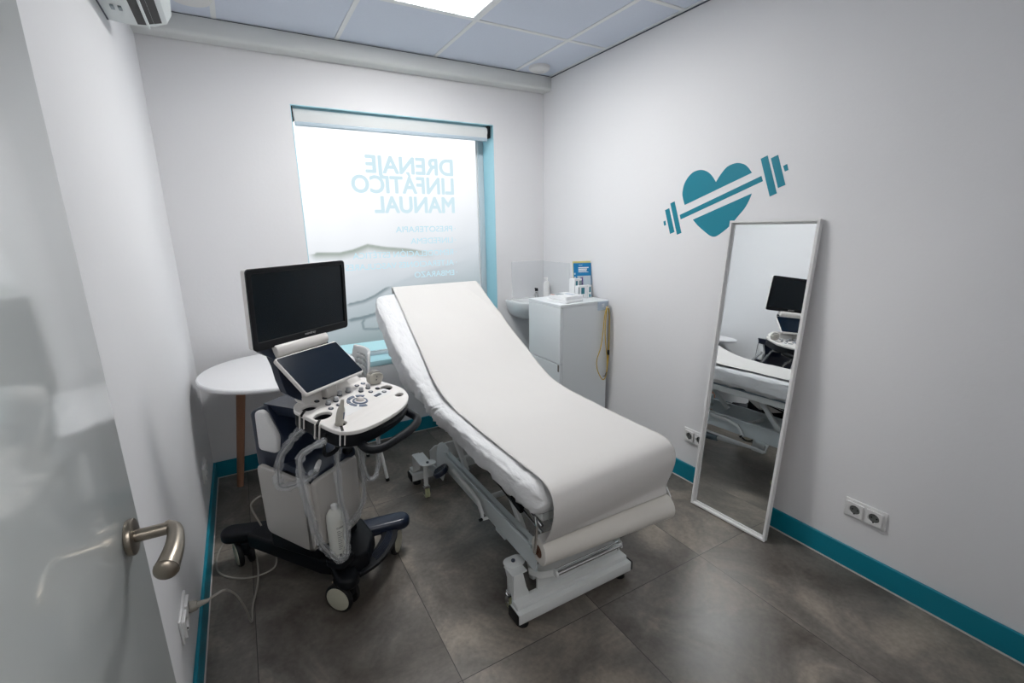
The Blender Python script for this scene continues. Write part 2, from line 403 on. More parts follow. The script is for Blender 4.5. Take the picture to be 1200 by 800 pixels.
for s, ww, zb in (('PRESOTERAPIA', .435, 1.466), ('LINFEDEMA', .33, 1.382), ('REMODELACIÓN ESTÉTICA', .75, 1.292), ('ALTERACIONES VASCULARES', .805, 1.214), ('EMBARAZO', .318, 1.136)):
    text_onto(g, s, ww, .04, lambda u, v, zb=zb: (-.717-u, PY-.001, zb+v), bold=.008)
    g.box(-.697, -.691, PY-.0012, PY-.0008, zb+.016, zb+.023)
g.build('list_lettering', 'letters_faint', win, smooth=0)['kind'] = 'structure'

# ---------------------------------------------------------------- roller blind
t = thing('roller_blind', 'white roller blind rolled up at the top of the window', 'blind', (-1.11, .055, 2.09))
g = G(); g.cyl((-1.762, .05, 2.160), (-.478, .05, 2.160), .036, n=32); g.build('fabric_roll', 'blind', t, world=True)
g = G(); g.box(-1.758, -.482, .012, .016, 2.110, 2.16); g.build('fabric', 'blind', t, world=True)
g = G(); g.box(-1.758, -.484, .004, .026, 2.094, 2.118, .006, 3); g.build('bottom_bar', 'blind_bar', t, world=True)
for x0, x1 in ((-1.774, -1.763), (-.477, -.455)):
    g = G(); g.box(x0, x1, .012, .09, 2.118, 2.2015, .004); g.cyl((x0-.0, .05, 2.16), (x1, .05, 2.16), .022); g.build('bracket', 'black', t, world=True)

# ---------------------------------------------------------------- ceiling panel, detector, speaker
def panel(x0, y0, label):
    t = thing('ceiling_panel', label, 'light', (x0+.3, y0+.3, H-.004))
    g = G(); 
    for a in ((x0+.012, x0+.588, y0+.012, y0+.036), (x0+.012, x0+.588, y0+.564, y0+.588), (x0+.012, x0+.036, y0+.036, y0+.564), (x0+.564, x0+.588, y0+.036, y0+.564)):
        g.box(a[0], a[1], a[2], a[3], H-.008, H-.0005, .002, 1)
    g.build('frame', 'grid_white', t, world=True)
    g = G(); g.box(x0+.036, x0+.564, y0+.036, y0+.564, H-.006, H-.001); g.build('diffuser', 'lamp', t, world=True, smooth=0)
panel(-1.501, -1.304, 'bright square ceiling light panel set in the grid above the bed')
g = G(); g.lathe([(0.001, H-.032), (.045, H-.032), (.058, H-.026), (.070, H-.018), (.073, H-.006), (.073, H)], 40, mtx=Matrix.Translation((-.193, -.236, 0)))
g.lathe([(0.001, H-.036), (.030, H-.036), (.032, H-.030)], 30, mtx=Matrix.Translation((-.193, -.236, 0)))
g.build('smoke_detector', 'white_plastic', label='round white smoke detector on the ceiling in the far right corner', cat='detector')
g = G(); g.lathe([(0.001, H-.012), (.06, H-.014), (.085, H-.010), (.09, H)], 40, mtx=Matrix.Translation((-2.19, -.31, 0)))
g.build('ceiling_vent', 'white_plastic', label='round white ceiling disc at the upper edge beside the air conditioner', cat='vent')

# ---------------------------------------------------------------- air conditioner on left wall
t = thing('air_conditioner', 'white wall-mounted air conditioner with black air slots, high on the left wall', 'air conditioner', (XL, -1.15, 2.25))
prof = [(0, 2.262), (.06, 2.256), (.14, 2.262), (.182, 2.278), (.200, 2.308), (.204, 2.37), (.195, 2.50), (.17, 2.532), (0, 2.535)]
def acring(y, k=1): return [(XL+.004+max(x, 0)*k, y, 2.39+(z-2.39)*k) for x, z in prof]
g = G(); g.loft([acring(-1.55, .94), acring(-1.545, .985), acring(-1.53, 1), acring(-.765, 1), acring(-.75, .985), acring(-.745, .94)]); g.build('casing', 'ac_white', t, world=True)
def slot(x0, x1, y0, y1):
    zz = lambda x: (2.2555+(x-.06)*.075) if x < .14 else (2.2615+(x-.14)*.381)
    g.mesh([(XL+.004+x0, y0, zz(x0)-.0025), (XL+.004+x1, y0, zz(x1)-.0025), (XL+.004+x1, y1, zz(x1)-.0025), (XL+.004+x0, y1, zz(x0)-.0025)], [(0, 1, 2, 3)])
g = G(); slot(.088, .118, -1.5, -.775); slot(.124, .166, -1.5, -.785); g.build('air_outlet', 'pin_black', t, world=True, smooth=0)
g = G(); g.box(XL+.122, XL+.129, -1.5, -.77, 2.246, 2.26, .001, 1)
g.build('louver', 'ac_white', t, world=True)
g = G()
for k in range(2): g.box(XL+.035+.022*k, XL+.045+.022*k, -.93, -.90, 2.2505, 2.2565)
g.build('indicator_slots', 'box_grey', t, world=True)
g = G(); g.box(XL, XL+.005, -1.53, -.76, 2.26, 2.52); g.build('mounting_plate', 'key_dark', t, world=True)

# ---------------------------------------------------------------- door, open against the left wall
d = thing('door_1', '', '', (-2.385, -3.085, 0), 0); del d['label']; del d['category']; d['kind'] = 'structure'
ang = math.atan2(.755, .038); dm = Matrix.Translation((-2.385, -3.085, 0)) @ Matrix.Rotation(ang, 4, 'Z')      # local x along the leaf, -y = room side
g = G(); g.box(0, .756, 0, .04, .012, 2.05, .003, 2, mtx=dm); g.build('leaf', 'white_gloss', d, world=True)['kind'] = 'structure'
hm = dm @ Matrix.Translation((.756-.062, 0, 1.045))
hd = None
g = G(); g.cyl((0, 0, 0), (0, -.009, 0), .027, n=40, bev=.002, mtx=hm); g.cyl((0, -.008, 0), (0, -.052, 0), .0095, n=20, mtx=hm)
lp = [(.006, -.048, 0), (-.006, -.058, 0), (-.03, -.063, -.001), (-.062, -.064, -.004), (-.094, -.060, -.009)]
g.tube(lp, lambda t: .0098+.0060*t*t, n=18, sub=6, mtx=hm); g.ball((-.094, -.060, -.009), .0155, sx=.55, mtx=hm)
g.build('door_handle', 'nickel', d, world=True)['kind'] = 'structure'

# ---------------------------------------------------------------- sockets
def sockets(name_label, cx, cy, cz, face, n=2, grp=None):
    t = thing('wall_socket', name_label, 'socket', (cx, cy, cz-.04), 0, grp)
    s = face      # +1 faces +x (left wall), -1 faces -x
    g = G(); hw = .0405*n*.5*2*.875
    g.box(cx, cx+s*.008, cy-hw-.006, cy+hw+.006, cz-.042, cz+.042, .003); g.build('frame', 'white_plastic', t, world=True)
    for k in range(n):
        yy = cy-(n-1)*.0355+k*.071
        m4 = Matrix.Translation((cx+s*.008, yy, cz)) @ Matrix.Rotation(s*PI/2, 4, 'Y')
        g = G(); n_ = 40
        g.loft([[(x*q, y*q, z) for x, y in rrect(.060, .060, .004, 9)] for q, z in ((1, 0), (1, .008))], cap=False, mtx=m4)
        an = [2*PI*q_/48+PI/48*0 for q_ in range(48)]; sq = [(.0298*math.cos(a)/max(abs(math.cos(a)), abs(math.sin(a))), .0298*math.sin(a)/max(abs(math.cos(a)), abs(math.sin(a)))) for a in an]; ci = [(.0205*math.cos(a), .0205*math.sin(a)) for a in an]
        g.loft([[(x, y, .008) for x, y in sq], [(x, y, .008) for x, y in ci], [(x*.97, y*.97, .0008) for x, y in ci]], cap=False, mtx=m4)
        f = g.build('socket_face', 'white_plastic', t, world=True)
        g = G(); g.cyl((0, 0, .0004), (0, 0, .0014), .0198, n=36, mtx=m4); w1 = g.build('well', 'socket_grey', f, world=True)
        g = G()
        for q in (-1, 1): g.cyl((0, q*.0095, .001), (0, q*.0095, .0020), .0032, n=12, mtx=m4)
        g.box(.0165, .0198, -.0025, .0025, .001, .0075, mtx=m4); g.box(-.0198, -.0165, -.0025, .0025, .001, .0075, mtx=m4); g.build('pin_hole', 'pin_black', f, world=True, smooth=0)
    return t
sockets('white double wall socket to the right of the leaning mirror', 0, -2.438, .286, -1)
sockets('white double wall socket partly behind the left edge of the leaning mirror', 0, -1.575, .286, -1)
sockets('white double wall socket on the left wall by the door with a plug in it', XL, -1.612, .305, 1)
sockets('white double wall socket low on the left wall under the round table', XL, -.50, .29, 1)

# ---------------------------------------------------------------- heart decal
t = thing('wall_decal', 'teal heart crossed by a tilted barbell, stuck on the white right wall above the mirror', 'decal', (-.001, -1.58, 1.42))
def flat(name, polys, m='teal'):
    g = G()
    for pl in polys: g.loft([[(x, y, z) for y, z in pl] for x in (-.0012, 0)])
    return g.build(name, m, t, world=True, smooth=0)
def sm(pl, s0, s1):          # smooth the curved run of points s0..s1
    P = catmull([Vector((a, b, 0)) for a, b in pl[s0:s1+1]], 5); return pl[:s0]+[(v.x, v.y) for v in P]+pl[s1+1:]
hu = [(-1.384, 1.59), (-1.367, 1.63), (-1.363, 1.659), (-1.371, 1.698), (-1.393, 1.732), (-1.427, 1.756), (-1.47, 1.762), (-1.509, 1.751), (-1.541, 1.728), (-1.57, 1.693), (-1.593, 1.726), (-1.622, 1.756), (-1.651, 1.768), (-1.684, 1.771), (-1.718, 1.761), (-1.741, 1.744), (-1.763, 1.718)]
hu = [(v.x, v.y) for v in catmull([Vector((a, b, 0)) for a, b in hu[:10]], 5)] + [(v.x, v.y) for v in catmull([Vector((a, b, 0)) for a, b in hu[9:]], 5)][1:]
hl = [(-1.445, 1.511), (-1.773, 1.624), (-1.762, 1.593), (-1.741, 1.555), (-1.708, 1.517), (-1.681, 1.486), (-1.652, 1.459), (-1.607, 1.429), (-1.583, 1.422), (-1.557, 1.429), (-1.521, 1.451), (-1.479, 1.48)]
hl = hl[:1] + [(v.x, v.y) for v in catmull([Vector((a, b, 0)) for a, b in hl[1:]+hl[:1]], 5)][:-1]
flat('heart', [hu, hl])
flat('barbell', [[(-1.354, 1.538), (-1.812, 1.699), (-1.822, 1.675), (-1.363, 1.514)], [(-1.24, 1.505), (-1.254, 1.51), (-1.261, 1.485), (-1.247, 1.481)],
     [(-1.247, 1.568), (-1.277, 1.578), (-1.325, 1.446), (-1.294, 1.435)], [(-1.283, 1.603), (-1.312, 1.613), (-1.374, 1.441), (-1.344, 1.431)],
     [(-1.8, 1.775), (-1.832, 1.786), (-1.895, 1.616), (-1.863, 1.604)], [(-1.849, 1.771), (-1.881, 1.782), (-1.93, 1.65), (-1.898, 1.639)],
     [(-1.91, 1.731), (-1.927, 1.738), (-1.936, 1.712), (-1.921, 1.707)]])

# ---------------------------------------------------------------- leaning mirror
A = Vector((-.183, -1.715, 0)); Bv = Vector((-.160, -2.122, 0)); Tp = Vector((-.054, -1.712, 1.495))
ex = (Bv-A).normalized(); ez = (Tp-A); ez = (ez-ex*ez.dot(ex)).normalized(); ey = ez.cross(ex)       # ey points to the wall
if ey.x < 0: ey = -ey
mw = (Bv-A).length; mh = 1.502
mm = Matrix((ex, ey, ez)).transposed().to_4x4(); mm.translation = A+Vector((0, 0, .004))
t = thing('standing_mirror', 'tall narrow mirror in a deep white frame leaning against the right wall', 'mirror', (A+Bv)/2)
fw, dp = .011, .028
g = G()
g.box(0, fw, 0, dp, 0, mh, .001, 1, mtx=mm); g.box(mw-fw, mw, 0, dp, 0, mh, .001, 1, mtx=mm)
g.box(fw, mw-fw, 0, dp, 0, fw, .001, 1, mtx=mm); g.box(fw, mw-fw, 0, dp, mh-fw, mh, .001, 1, mtx=mm)
g.build('frame', 'white_plastic', t, world=True)
g = G()
e0, e1 = fw, fw+.008
for a in ((e0, e1, e0, mh-e0), (mw-e1, mw-e0, e0, mh-e0), (e1, mw-e1, e0, e1), (e1, mw-e1, mh-e1, mh-e0)): g.box(a[0], a[1], .016, .022, a[2], a[3], mtx=mm)
g.build('inner_ledge', 'white_plastic', t, world=True)
g = G(); g.box(fw+.001, mw-fw-.001, .019, .024, fw+.001, mh-fw-.001, mtx=mm); g.build('glass', 'mirror', t, world=True, smooth=0)
g = G(); g.box(fw+.0005, mw-fw-.0005, .0242, .0275, fw, mh-fw, mtx=mm); g.build('backing_board', 'card', t, world=True, smooth=0)

# ---------------------------------------------------------------- corner basin and splash tiles
g = G(); g.box(-.305, -.009, -.008, 0, .86, 1.225, .0015, 1); g.box(-.008, 0, -.36, 0, .86, 1.218, .0015, 1)
o = g.build('trim_7', 'tile_white', kind='structure')
t = thing('wash_basin', 'small white ceramic wash basin in the far corner, mostly behind the cabinet', 'basin', (-.17, -.17, .79))
def basin(k, z, ins=0):
    r = []
    for a in range(0, 181, 9):
        c, s_ = math.cos(R(a)), math.sin(R(a))
        r.append((-.19+(.182-ins)*k*math.copysign(abs(c)**.8, c), -.012-ins-(.30-ins*1.6)*k*abs(s_)**.8, z))
    return r
g = G(); g.loft([basin(.25, .77), basin(.55, .785), basin(.78, .82), basin(.93, .875), basin(1, .918), basin(1, .93), basin(.99, .933), basin(.97, .932, .03), basin(.92, .90, .034), basin(.7, .84, .05), basin(.25, .82, .09)]); g.build('bowl', 'ceramic', t, world=True, smooth=60)
g = G(); g.cyl((-.33, -.06, .895), (-.33, -.09, .872), .011, n=16); g.build('bracket', 'key_dark', t, world=True)
t2 = thing('basin_tap', 'small black and chrome tap on the wash basin', 'tap', (-.1, -.05, .932))
g = G(); g.cyl((-.1, -.045, .93), (-.1, -.045, .985), .014, .012, n=20, bev=.002); g.tube([(-.1, -.045, .965), (-.125, -.075, .972), (-.15, -.105, .962)], .009, sub=5); g.build('tap_body', 'chrome', t2, world=True)
g = G(); g.cyl((-.1, -.045, .985), (-.1, -.045, 1.008), .0145, .011, n=20, bev=.003); g.tube([(-.1, -.045, 1.0), (-.122, -.06, 1.008)], .006); g.build('tap_lever', 'black', t2, world=True)
t = thing('soap_bottle', 'white pump soap bottle standing on the wash basin', 'bottle', (-.058, -.13, .93))
g = G(); g.lathe([(.024, 0), (.027, .004), (.027, .11), (.020, .13), (.011, .137)], 24, mtx=Matrix.Translation((-.058, -.13, .932))); g.build('body', 'white_plastic', t, world=True)
g = G(); g.cyl((-.058, -.13, 1.069), (-.058, -.13, 1.095), .008, n=12); g.box(-.085, -.05, -.136, -.124, 1.09, 1.1, .003); g.build('pump', 'white_plastic', t, world=True)

# ---------------------------------------------------------------- cabinet and the things on it
cx0, cx1, cy0, cy1, ch = -.432, -.034, -.832, -.455, 1.003
t = thing('cabinet', 'white storage cabinet with flat doors standing in the far right corner', 'cabinet', ((cx0+cx1)/2, (cy0+cy1)/2, 0))
g = G(); g.box(cx0+.02, cx1, cy0, cy1, .0, ch-.018, .001, 1); g.build('body', 'cabinet', t, world=True)
g = G(); g.box(cx0, cx1+.002, cy0-.002, cy1+.002, ch-.018, ch, .0015, 1); g.build('top', 'cabinet', t, world=True)
g = G(); g.box(cx0, cx0+.018, cy0+.001, cy1-.001, .612, ch-.020, .0015, 1); g.build('door', 'cabinet', t, world=True)
g = G(); g.box(cx0, cx0+.018, cy0+.001, cy1-.001, .06, .606, .0015, 1); g.build('door', 'cabinet', t, world=True)
g = G(); g.box(cx0-.006, cx0, cy0+.008, cy0+.02, .56, .606, .001, 1); dd = g.build('handle', 'holder_grey', t, world=True)  # grey strip built in place of a thin vertical shadow on the lower door
g = G(); g.box(-.128, -.038, cy0-.006, cy0-.0005, .938, .996, .0015, 1); pl = g.build('label_plate', 'plate_blue', t, world=True); pl['label'] = 'pale blue plate'
g = G(); g.box(-.096, -.074, cy0-.0068, cy0-.006, .978, .981); g.box(-.092, -.088, cy0-.0068, cy0-.006, .958, .98); g.box(-.08, -.076, cy0-.0068, cy0-.006, .958, .98); g.build('symbol', 'box_white', pl, world=True, smooth=0)
t = thing('coiled_cord', 'yellow cord hanging in long loops on the side of the white cabinet', 'cord', (-.06, cy0-.02, .45))
g = G(); y = cy0-.016
g.tube([(-.062, y, .955), (-.082, y-.006, .90), (-.092, y-.004, .78), (-.105, y, .68), (-.135, y, .60), (-.13, y-.004, .53), (-.09, y-.004, .46), (-.06, y, .455), (-.042, y, .51), (-.036, y, .65), (-.033, y, .80), (-.038, y, .92), (-.056, y, .962), (-.066, y-.004, .93), (-.078, y-.01, .80), (-.070, y-.012, .70), (-.05, y-.008, .60), (-.045, y-.004, .52)], .0032, n=8, sub=8)
g.tube([(-.05, y-.004, .50), (-.041, y-.009, .60), (-.039, y-.009, .75), (-.042, y-.006, .90), (-.055, y-.003, .955)], .003, n=8, sub=8)
g.build('loops', 'yellow', t, world=True)
g = G(); g.box(-.048, -.036, y-.014, y-.002, .625, .66, .002); g.build('clip', 'black', t, world=True)
g = G(); g.tube([(-.052, y-.006, .50), (-.07, y-.01, .475), (-.085, y-.012, .48)], .003); g.build('end_tip', 'key_dark', t, world=True)
g = G(); g.cyl((-.060, cy0, .956), (-.060, cy0-.03, .956), .004); g.build('wall_hook', 'white_plastic', t, world=True)
zt = ch+.0008
t = thing('device_box', 'flat white device with a grey screen lying on the front of the white cabinet', 'device', (-.31, -.70, zt), R(8))
g = G(); g.box(-.075, .085, -.10, .085, 0, .016, .003); g.build('base', 'box_white', t)
g = G(); g.loft([[(x*.98, y*.98, z0+.004*(y > 0)) for x, y in rrect(.165, .17, .008)] for z0 in (.017, .040)], mtx=Matrix.Translation((.012, -.01, 0))); g.build('casing', 'box_white', t)
g = G(); g.box(-.05, .012, .01, .062, .0435, .0452, .0005, 1); g.build('screen', 'box_grey', t)
g = G(); g.box(-.066, -.054, .03, .06, .0435, .0448); g.build('orange_mark', 'orange', t)
g = G(); g.box(.03, .06, -.05, .03, .0425, .0432); g.build('print', 'plate_blue', t)
g = G(); g.box(.0935, .0945, -.05, -.01, .012, .03); g.build('side_label', 'book_cream', t)
def carton(lbl, x, y, w, d_, h, rz, marks, z=zt):
    t = thing('medicine_box', lbl, 'box', (x, y, z), R(rz), 'small cartons on the white cabinet')
    g = G(); g.box(-w/2, w/2, -d_/2, d_/2, 0, h, .0012, 1); g.build('carton', 'box_white', t)
    for k, (a, b_, c, d2, mk) in enumerate(marks):
        g = G(); g.box(a*w-w/2, b_*w-w/2, -d_/2-.0006, -d_/2, c*h, d2*h); g.build('printed_mark', mk, t, smooth=0)
carton('tall white carton with a dark teal strip, left of the others on the cabinet', -.135, -.60, .075, .05, .128, 10, [(.18, .42, .1, .55, 'box_grey'), (.18, .42, .62, .9, 'box_teal'), (.62, .98, .5, .9, 'box_grey')])
carton('wide white carton with a teal picture standing before the blue booklet', -.143, -.672, .080, .035, .088, 4, [(.02, .14, .12, .9, 'box_grey'), (.34, .72, .35, .85, 'box_teal'), (.48, .58, .1, .3, 'key_dark')])
carton('narrow white carton with teal strip at the right end of the cartons', -.081, -.672, .036, .035, .087, 4, [(.35, .75, .45, .88, 'box_teal'), (.35, .75, .06, .3, 'box_teal')])
def booklet(lbl, cover, x, y, w, h, th, tilt, rz, extra=()):
    t = thing('booklet', lbl, 'book', (x, y, zt), R(rz), 'booklets leaning on the wall')
    mt = Matrix.Rotation(R(-tilt), 4, 'X')
    g = G(); g.box(-w/2, w/2, 0, th, 0, h, .0006, 1, mtx=mt); g.build('cover', cover, t)
    for nm, mk, a, b_, c, d2 in extra:
        g = G(); g.box(a*w-w/2, b_*w-w/2, -.0006, 0, c*h, d2*h, mtx=mt); g.build(nm, mk, t, smooth=0)
booklet('blue booklet with a pale photo and purple figure on its cover', 'book_blue', -.078, -.617, .128, .235, .006, 9, -20,
        [('cover_photo', 'photo_pale', .2, .97, .30, .62), ('purple_figure', 'book_purple', .38, .52, .30, .58), ('purple_band', 'book_purple', .3, .97, .25, .32), ('title_lines', 'box_white', .27, .86, .845, .875), ('title_lines', 'box_white', .27, .76, .80, .83), ('title_lines', 'box_white', .27, .74, .755, .785), ('title_lines', 'box_white', .27, .84, .722, .735), ('title_lines', 'box_white', .3, .5, .93, .942), ('badge', 'photo_pale', .02, .12, .54, .60), ('badge', 'photo_pale', .02, .1, .66, .71)])
booklet('pale yellow booklet standing just behind the blue booklet', 'book_yellow', -.074, -.605, .130, .247, .005, 9, -20)
booklet('cream booklet with a red mark at its top right corner, behind the blue one', 'book_cream', -.057, -.590, .138, .238, .01, 6, -22, [('red_mark', 'book_red', .93, 1.0, .9, .97)])

# ---------------------------------------------------------------- round table
TC = (-2.033, -.412)
t = thing('round_table', 'round white-topped table with wooden legs in the left corner', 'table', (TC[0], TC[1], 0))
g = G(); g.lathe([(.001, .733), (.380, .733), (.391, .737), (.395, .746), (.393, .754), (.387, .7585), (.001, .759)], 96, mtx=Matrix.Translation((TC[0], TC[1], 0))); g.build('tabletop', 'table_white', t, world=True)
for a in (145, 272, 33):
    c, s_ = math.cos(R(a)), math.sin(R(a))
    top = Vector((TC[0]+.235*c, TC[1]+.235*s_, .732)); ft = Vector((TC[0]+.355*c, TC[1]+.355*s_, .012))
    mid = top.lerp(ft, .09)
    g = G(); g.cyl(top, mid, .030, .027, n=28); g.build('leg_bracket', 'table_white', t, world=True)
    g = G(); g.cyl(mid, ft, .0245, .018, n=28); lg = g.build('leg', 'wood', t, world=True)
    g = G(); g.cyl(ft, ft-Vector((0, 0, .012)), .014, .016, n=20); g.build('foot_glide', 'chrome', lg, world=True)

# ---------------------------------------------------------------- small white chair behind the trolley
t = thing('plastic_chair', 'small white plastic chair with slotted back between the ultrasound trolley and the bed', 'chair', (-1.72, -.42, 0), R(4))
def sback(u, v):     # u across -1..1, v up 0..1 ; chair faces -x
    w = .175*(1-.10*v)*(1 if v < .75 else (1-(v-.75)**2*2.2)); return (.075+.055*v+.035*(1-u*u), u*w, .46+.335*v)
g = G(); nu, nv = 42, 44
vv = [sback(-1+2*i/nu, j/nv) for j in range(nv+1) for i in range(nu+1)]
def hole(i, j):
    return 5 <= i < nu-5 and 8 <= j < nv-5 and (j % 4 == 1) and (i % 6 not in (0, 1))
ff = [(j*(nu+1)+i, j*(nu+1)+i+1, (j+1)*(nu+1)+i+1, (j+1)*(nu+1)+i) for j in range(nv) for i in range(nu) if not hole(i, j)]
g.mesh(vv, ff); o = g.build('backrest', 'white_plastic', t)
sol = o.modifiers.new('thickness', 'SOLIDIFY'); sol.thickness = .014; sol.offset = 0
g = G(); g.loft([[(x, y, z) for x, y in rrect(.37, .37, .07, 8)] for z in (.440, .447, .455)], mtx=Matrix.Translation((-.01, 0, 0))); g.build('seat', 'white_plastic', t)
g = G(); g.tube([(-.15, -.13, .432), (-.15, .13, .432), (.13, .13, .432), (.13, -.13, .432), (-.15, -.13, .432)], .009, n=8); g.build('seat_frame', 'white_plastic', t)
for sx, sy in ((.16, -.19), (.16, .19), (-.2, -.19), (-.2, .19)):
    g = G(); g.cyl((sx*.75, sy*.62, .435), (sx, sy, .018), .0105, .0095, n=14); lg = g.build('leg', 'white_plastic', t)
    g = G(); g.cyl((sx, sy, .018), (sx+sx*.01, sy+sy*.01, 0), .0115, n=14); g.build('foot_cap', 'rubber', lg)

# ================================================================= treatment bed
bed = thing('treatment_bed', 'white steel height-adjustable treatment bed with raised backrest in the middle of the room', 'bed', (-1.12, -1.3, 0))
BX = -1.14
def BP(g, name, m, par=None, **k): return g.build(name, m, par or bed, world=True, **k)
def xzprism(g, pts, y0, y1, bev=0):       # polygon given in x,z extruded along y
    g.prism([(x, z) for x, z in pts], 0, y1-y0, bev, mtx=Matrix(((1, 0, 0, 0), (0, 0, 1, y0), (0, 1, 0, 0), (0, 0, 0, 1))))
def yzprism(g, pts, x0, x1, bev=0, seg=2):
    g.prism([(y, z) for y, z in pts], 0, x1-x0, bev, seg, mtx=Matrix(((0, 0, 1, x0), (1, 0, 0, 0), (0, 1, 0, 0), (0, 0, 0, 1))))
for end, yb, sg, ov, xo in (('foot', -1.925, 1, -1.832, .0), ('head', -.72, -1, -.895, -.012)):
    X0, X1 = -1.425+xo, -.862+xo
    g = G(); g.box(X0, X1, yb-.035, yb+.035, .035, .078, .003)
    g.box(X0+.006, X1-.006, yb-.012, yb+.035, .076, .098, .003); BP(g, 'base_bar', 'steel_paint')
    g = G()
    ya, yc = sorted((yb+sg*.022, yb+sg*.032))
    xzprism(g, [(X0+.008, .09), (X0+.085, .09), (X0+.068, .135), (X0+.052, .205), (X0+.012, .205)], ya, yc, .001)
    xzprism(g, [(X0+.118, .09), (X1-.03, .09), (X1-.03, .165), (X1-.05, .20), (X1-.13, .235), (X0+.15, .225), (X0+.118, .20)], ya, yc, .001); BP(g, 'upright_plate', 'steel_paint')
    for q, xe in ((-1, X0), (1, X1)):
        g = G(); xc = xe+.050 if q < 0 else xe-.050
        outl = [(xc+a-q*.004, ov+b_) for a, b_ in rrect(.088, .062, .029, 6)]
        g.prism(outl, .203, .209, .001)
        g.box(xe-q*.006 if q > 0 else xe+.008, xe-.074 if q > 0 else xe+.074, min(yb+sg*.028, ov), max(yb+sg*.028, ov), .198, .204)
        yzprism(g, [(yb+sg*.03, .09), (yb+sg*.03, .2), (ov-sg*.005, .2), (ov-sg*.02, .17)] if sg > 0 else [(yb+sg*.03, .09), (ov-sg*.02, .17), (ov-sg*.005, .2), (yb+sg*.03, .2)], xe+.009 if q < 0 else xe-.013, xe+.013 if q < 0 else xe-.009)
        BP(g, 'caster_bracket', 'steel_paint')
        xp = xe+.035 if q < 0 else xe-.035
        g = G(); g.cyl((xp, ov, .075), (xp, ov, .204), .0125, n=18); BP(g, 'caster_post', 'steel_paint')
        g = G(); g.cyl((xc, ov, .209), (xc, ov, .216), .008, n=6); BP(g, 'bolt', 'key_dark')
        g = G(); g.box(xp-.014, xp+.014, ov-.016, ov+.016, .060, .078, .003); g.box(xp-.018, xp-.014, ov-.014, ov+.014, .026, .066); g.box(xp+.014, xp+.018, ov-.014, ov+.014, .026, .066); f = BP(g, 'caster_fork', 'chrome')
        g = G()
        for s in (-1, 1): g.cyl((xp+s*.002, ov, .0275), (xp+s*.0125, ov, .0275), .0275, n=28, bev=.003)
        BP(g, 'caster_wheel', 'caster_green', f)
        g = G(); g.cyl((xe-q*.035, yb, 0), (xe-q*.035, yb, .022), .024, .021, n=24, bev=.003); g.cyl((xe-q*.035, yb, .02), (xe-q*.035, yb, .036), .01, n=12); BP(g, 'rubber_foot', 'rubber')
        g = G(); g.box(xe-.0 if q > 0 else xe-.009, xe+.009 if q > 0 else xe, yb-.034, yb+.034, .036, .077, .003); BP(g, 'end_cap', 'rubber')
# chrome treadle at the foot end
g = G(); g.cyl((-1.262, -1.972, .202), (-.942, -1.972, .202), .0085, n=20); g.cyl((-1.262, -1.956, .208), (-.942, -1.956, .208), .0035, n=10); tr = BP(g, 'treadle_bar', 'chrome')
g = G(); g.tube([(-1.335, -1.885, .185), (-1.315, -1.93, .188), (-1.268, -1.958, .200), (-1.262, -1.975, .202)], 0, square=(.003, .014)); g.cyl((-1.272, -1.972, .202), (-1.262, -1.972, .202), .012); BP(g, 'treadle_arm', 'steel_paint', tr)
g = G()
g.tube([(-.925, -1.885, .190), (-.93, -1.93, .196), (-.938, -1.975, .202)], 0, square=(.003, .014)); BP(g, 'treadle_arm', 'steel_paint', tr)
g = G(); g.box(-1.045, -1.005, -1.902, -1.884, .12, .225, .002); BP(g, 'link_slot', 'steel_blue')
# long side rails of the lifting base, lift arms, linkage
for x in (-1.345, -.945):
    g = G(); yzprism(g, [(-1.955, .235), (-1.955, .325), (-1.90, .338), (-1.09, .338), (-1.05, .325), (-1.04, .30), (-1.06, .262), (-1.12, .238), (-1.70, .235)], x-.004, x+.004, .001)
    g.box(x-.004, x+.026, -1.93, -1.08, .330, .338, .002); g.box(x-.012, x-.003, -1.93, -1.10, .318, .334, .003); g.box(x-.006, x+.006, -1.72, -1.64, .222, .24, .002); BP(g, 'side_rail', 'rail_paint')
    g = G(); yzprism(g, [(-.90, .13), (-.905, .20), (-.915, .26), (-.935, .31), (-.965, .345), (-1.005, .368), (-1.05, .376), (-1.10, .37), (-1.11, .30), (-1.10, .26), (-1.03, .20), (-.99, .13)], x+.006, x+.012, .001); g.tube([(x+.012, -.94, .15), (x+.012, -.76, .115)], 0, square=(.005, .022)); BP(g, 'lift_plate', 'rail_paint')
    for qq in (((-1.86, .12), (-1.80, .30)), ((-1.25, .30), (-1.02, .50)), ((-1.80, .28), (-1.60, .50))):
        sx_ = .045 if x < -1.1 else -.045
        g = G(); g.tube([(x+sx_, qq[0][0], qq[0][1]), (x+sx_, qq[1][0], qq[1][1])], 0, square=(.010, .016)); BP(g, 'lift_arm', 'steel_paint')
    if x > -1.1: continue
    sx_ = .05
    for dz in (0, .03):
        g = G(); g.tube([(x+sx_, -1.92, .36+dz), (x+sx_, -1.50, .43+dz)], .006); BP(g, 'link_rod', 'chrome')
    g = G(); g.tube([(x+sx_*.9, -1.78, .38), (x+sx_*.9, -1.35, .46)], 0, square=(.010, .014)); BP(g, 'link_bar', 'black')
g = G()
for y in (-1.90, -1.50, -1.10): g.cyl((-1.345, y, .29), (-.945, y, .29), .013, n=16)
BP(g, 'cross_tube', 'steel_paint')
g = G(); g.cyl((-1.03, -1.0, .105), (-1.03, -1.35, .135), .026, n=24, bev=.004); BP(g, 'actuator', 'steel_blue')
g = G(); g.cyl((-1.03, -1.34, .134), (-1.03, -1.62, .158), .013, n=18); g.box(-1.055, -1.005, -1.68, -1.60, .145, .30, .004); BP(g, 'actuator_rod', 'steel_paint')
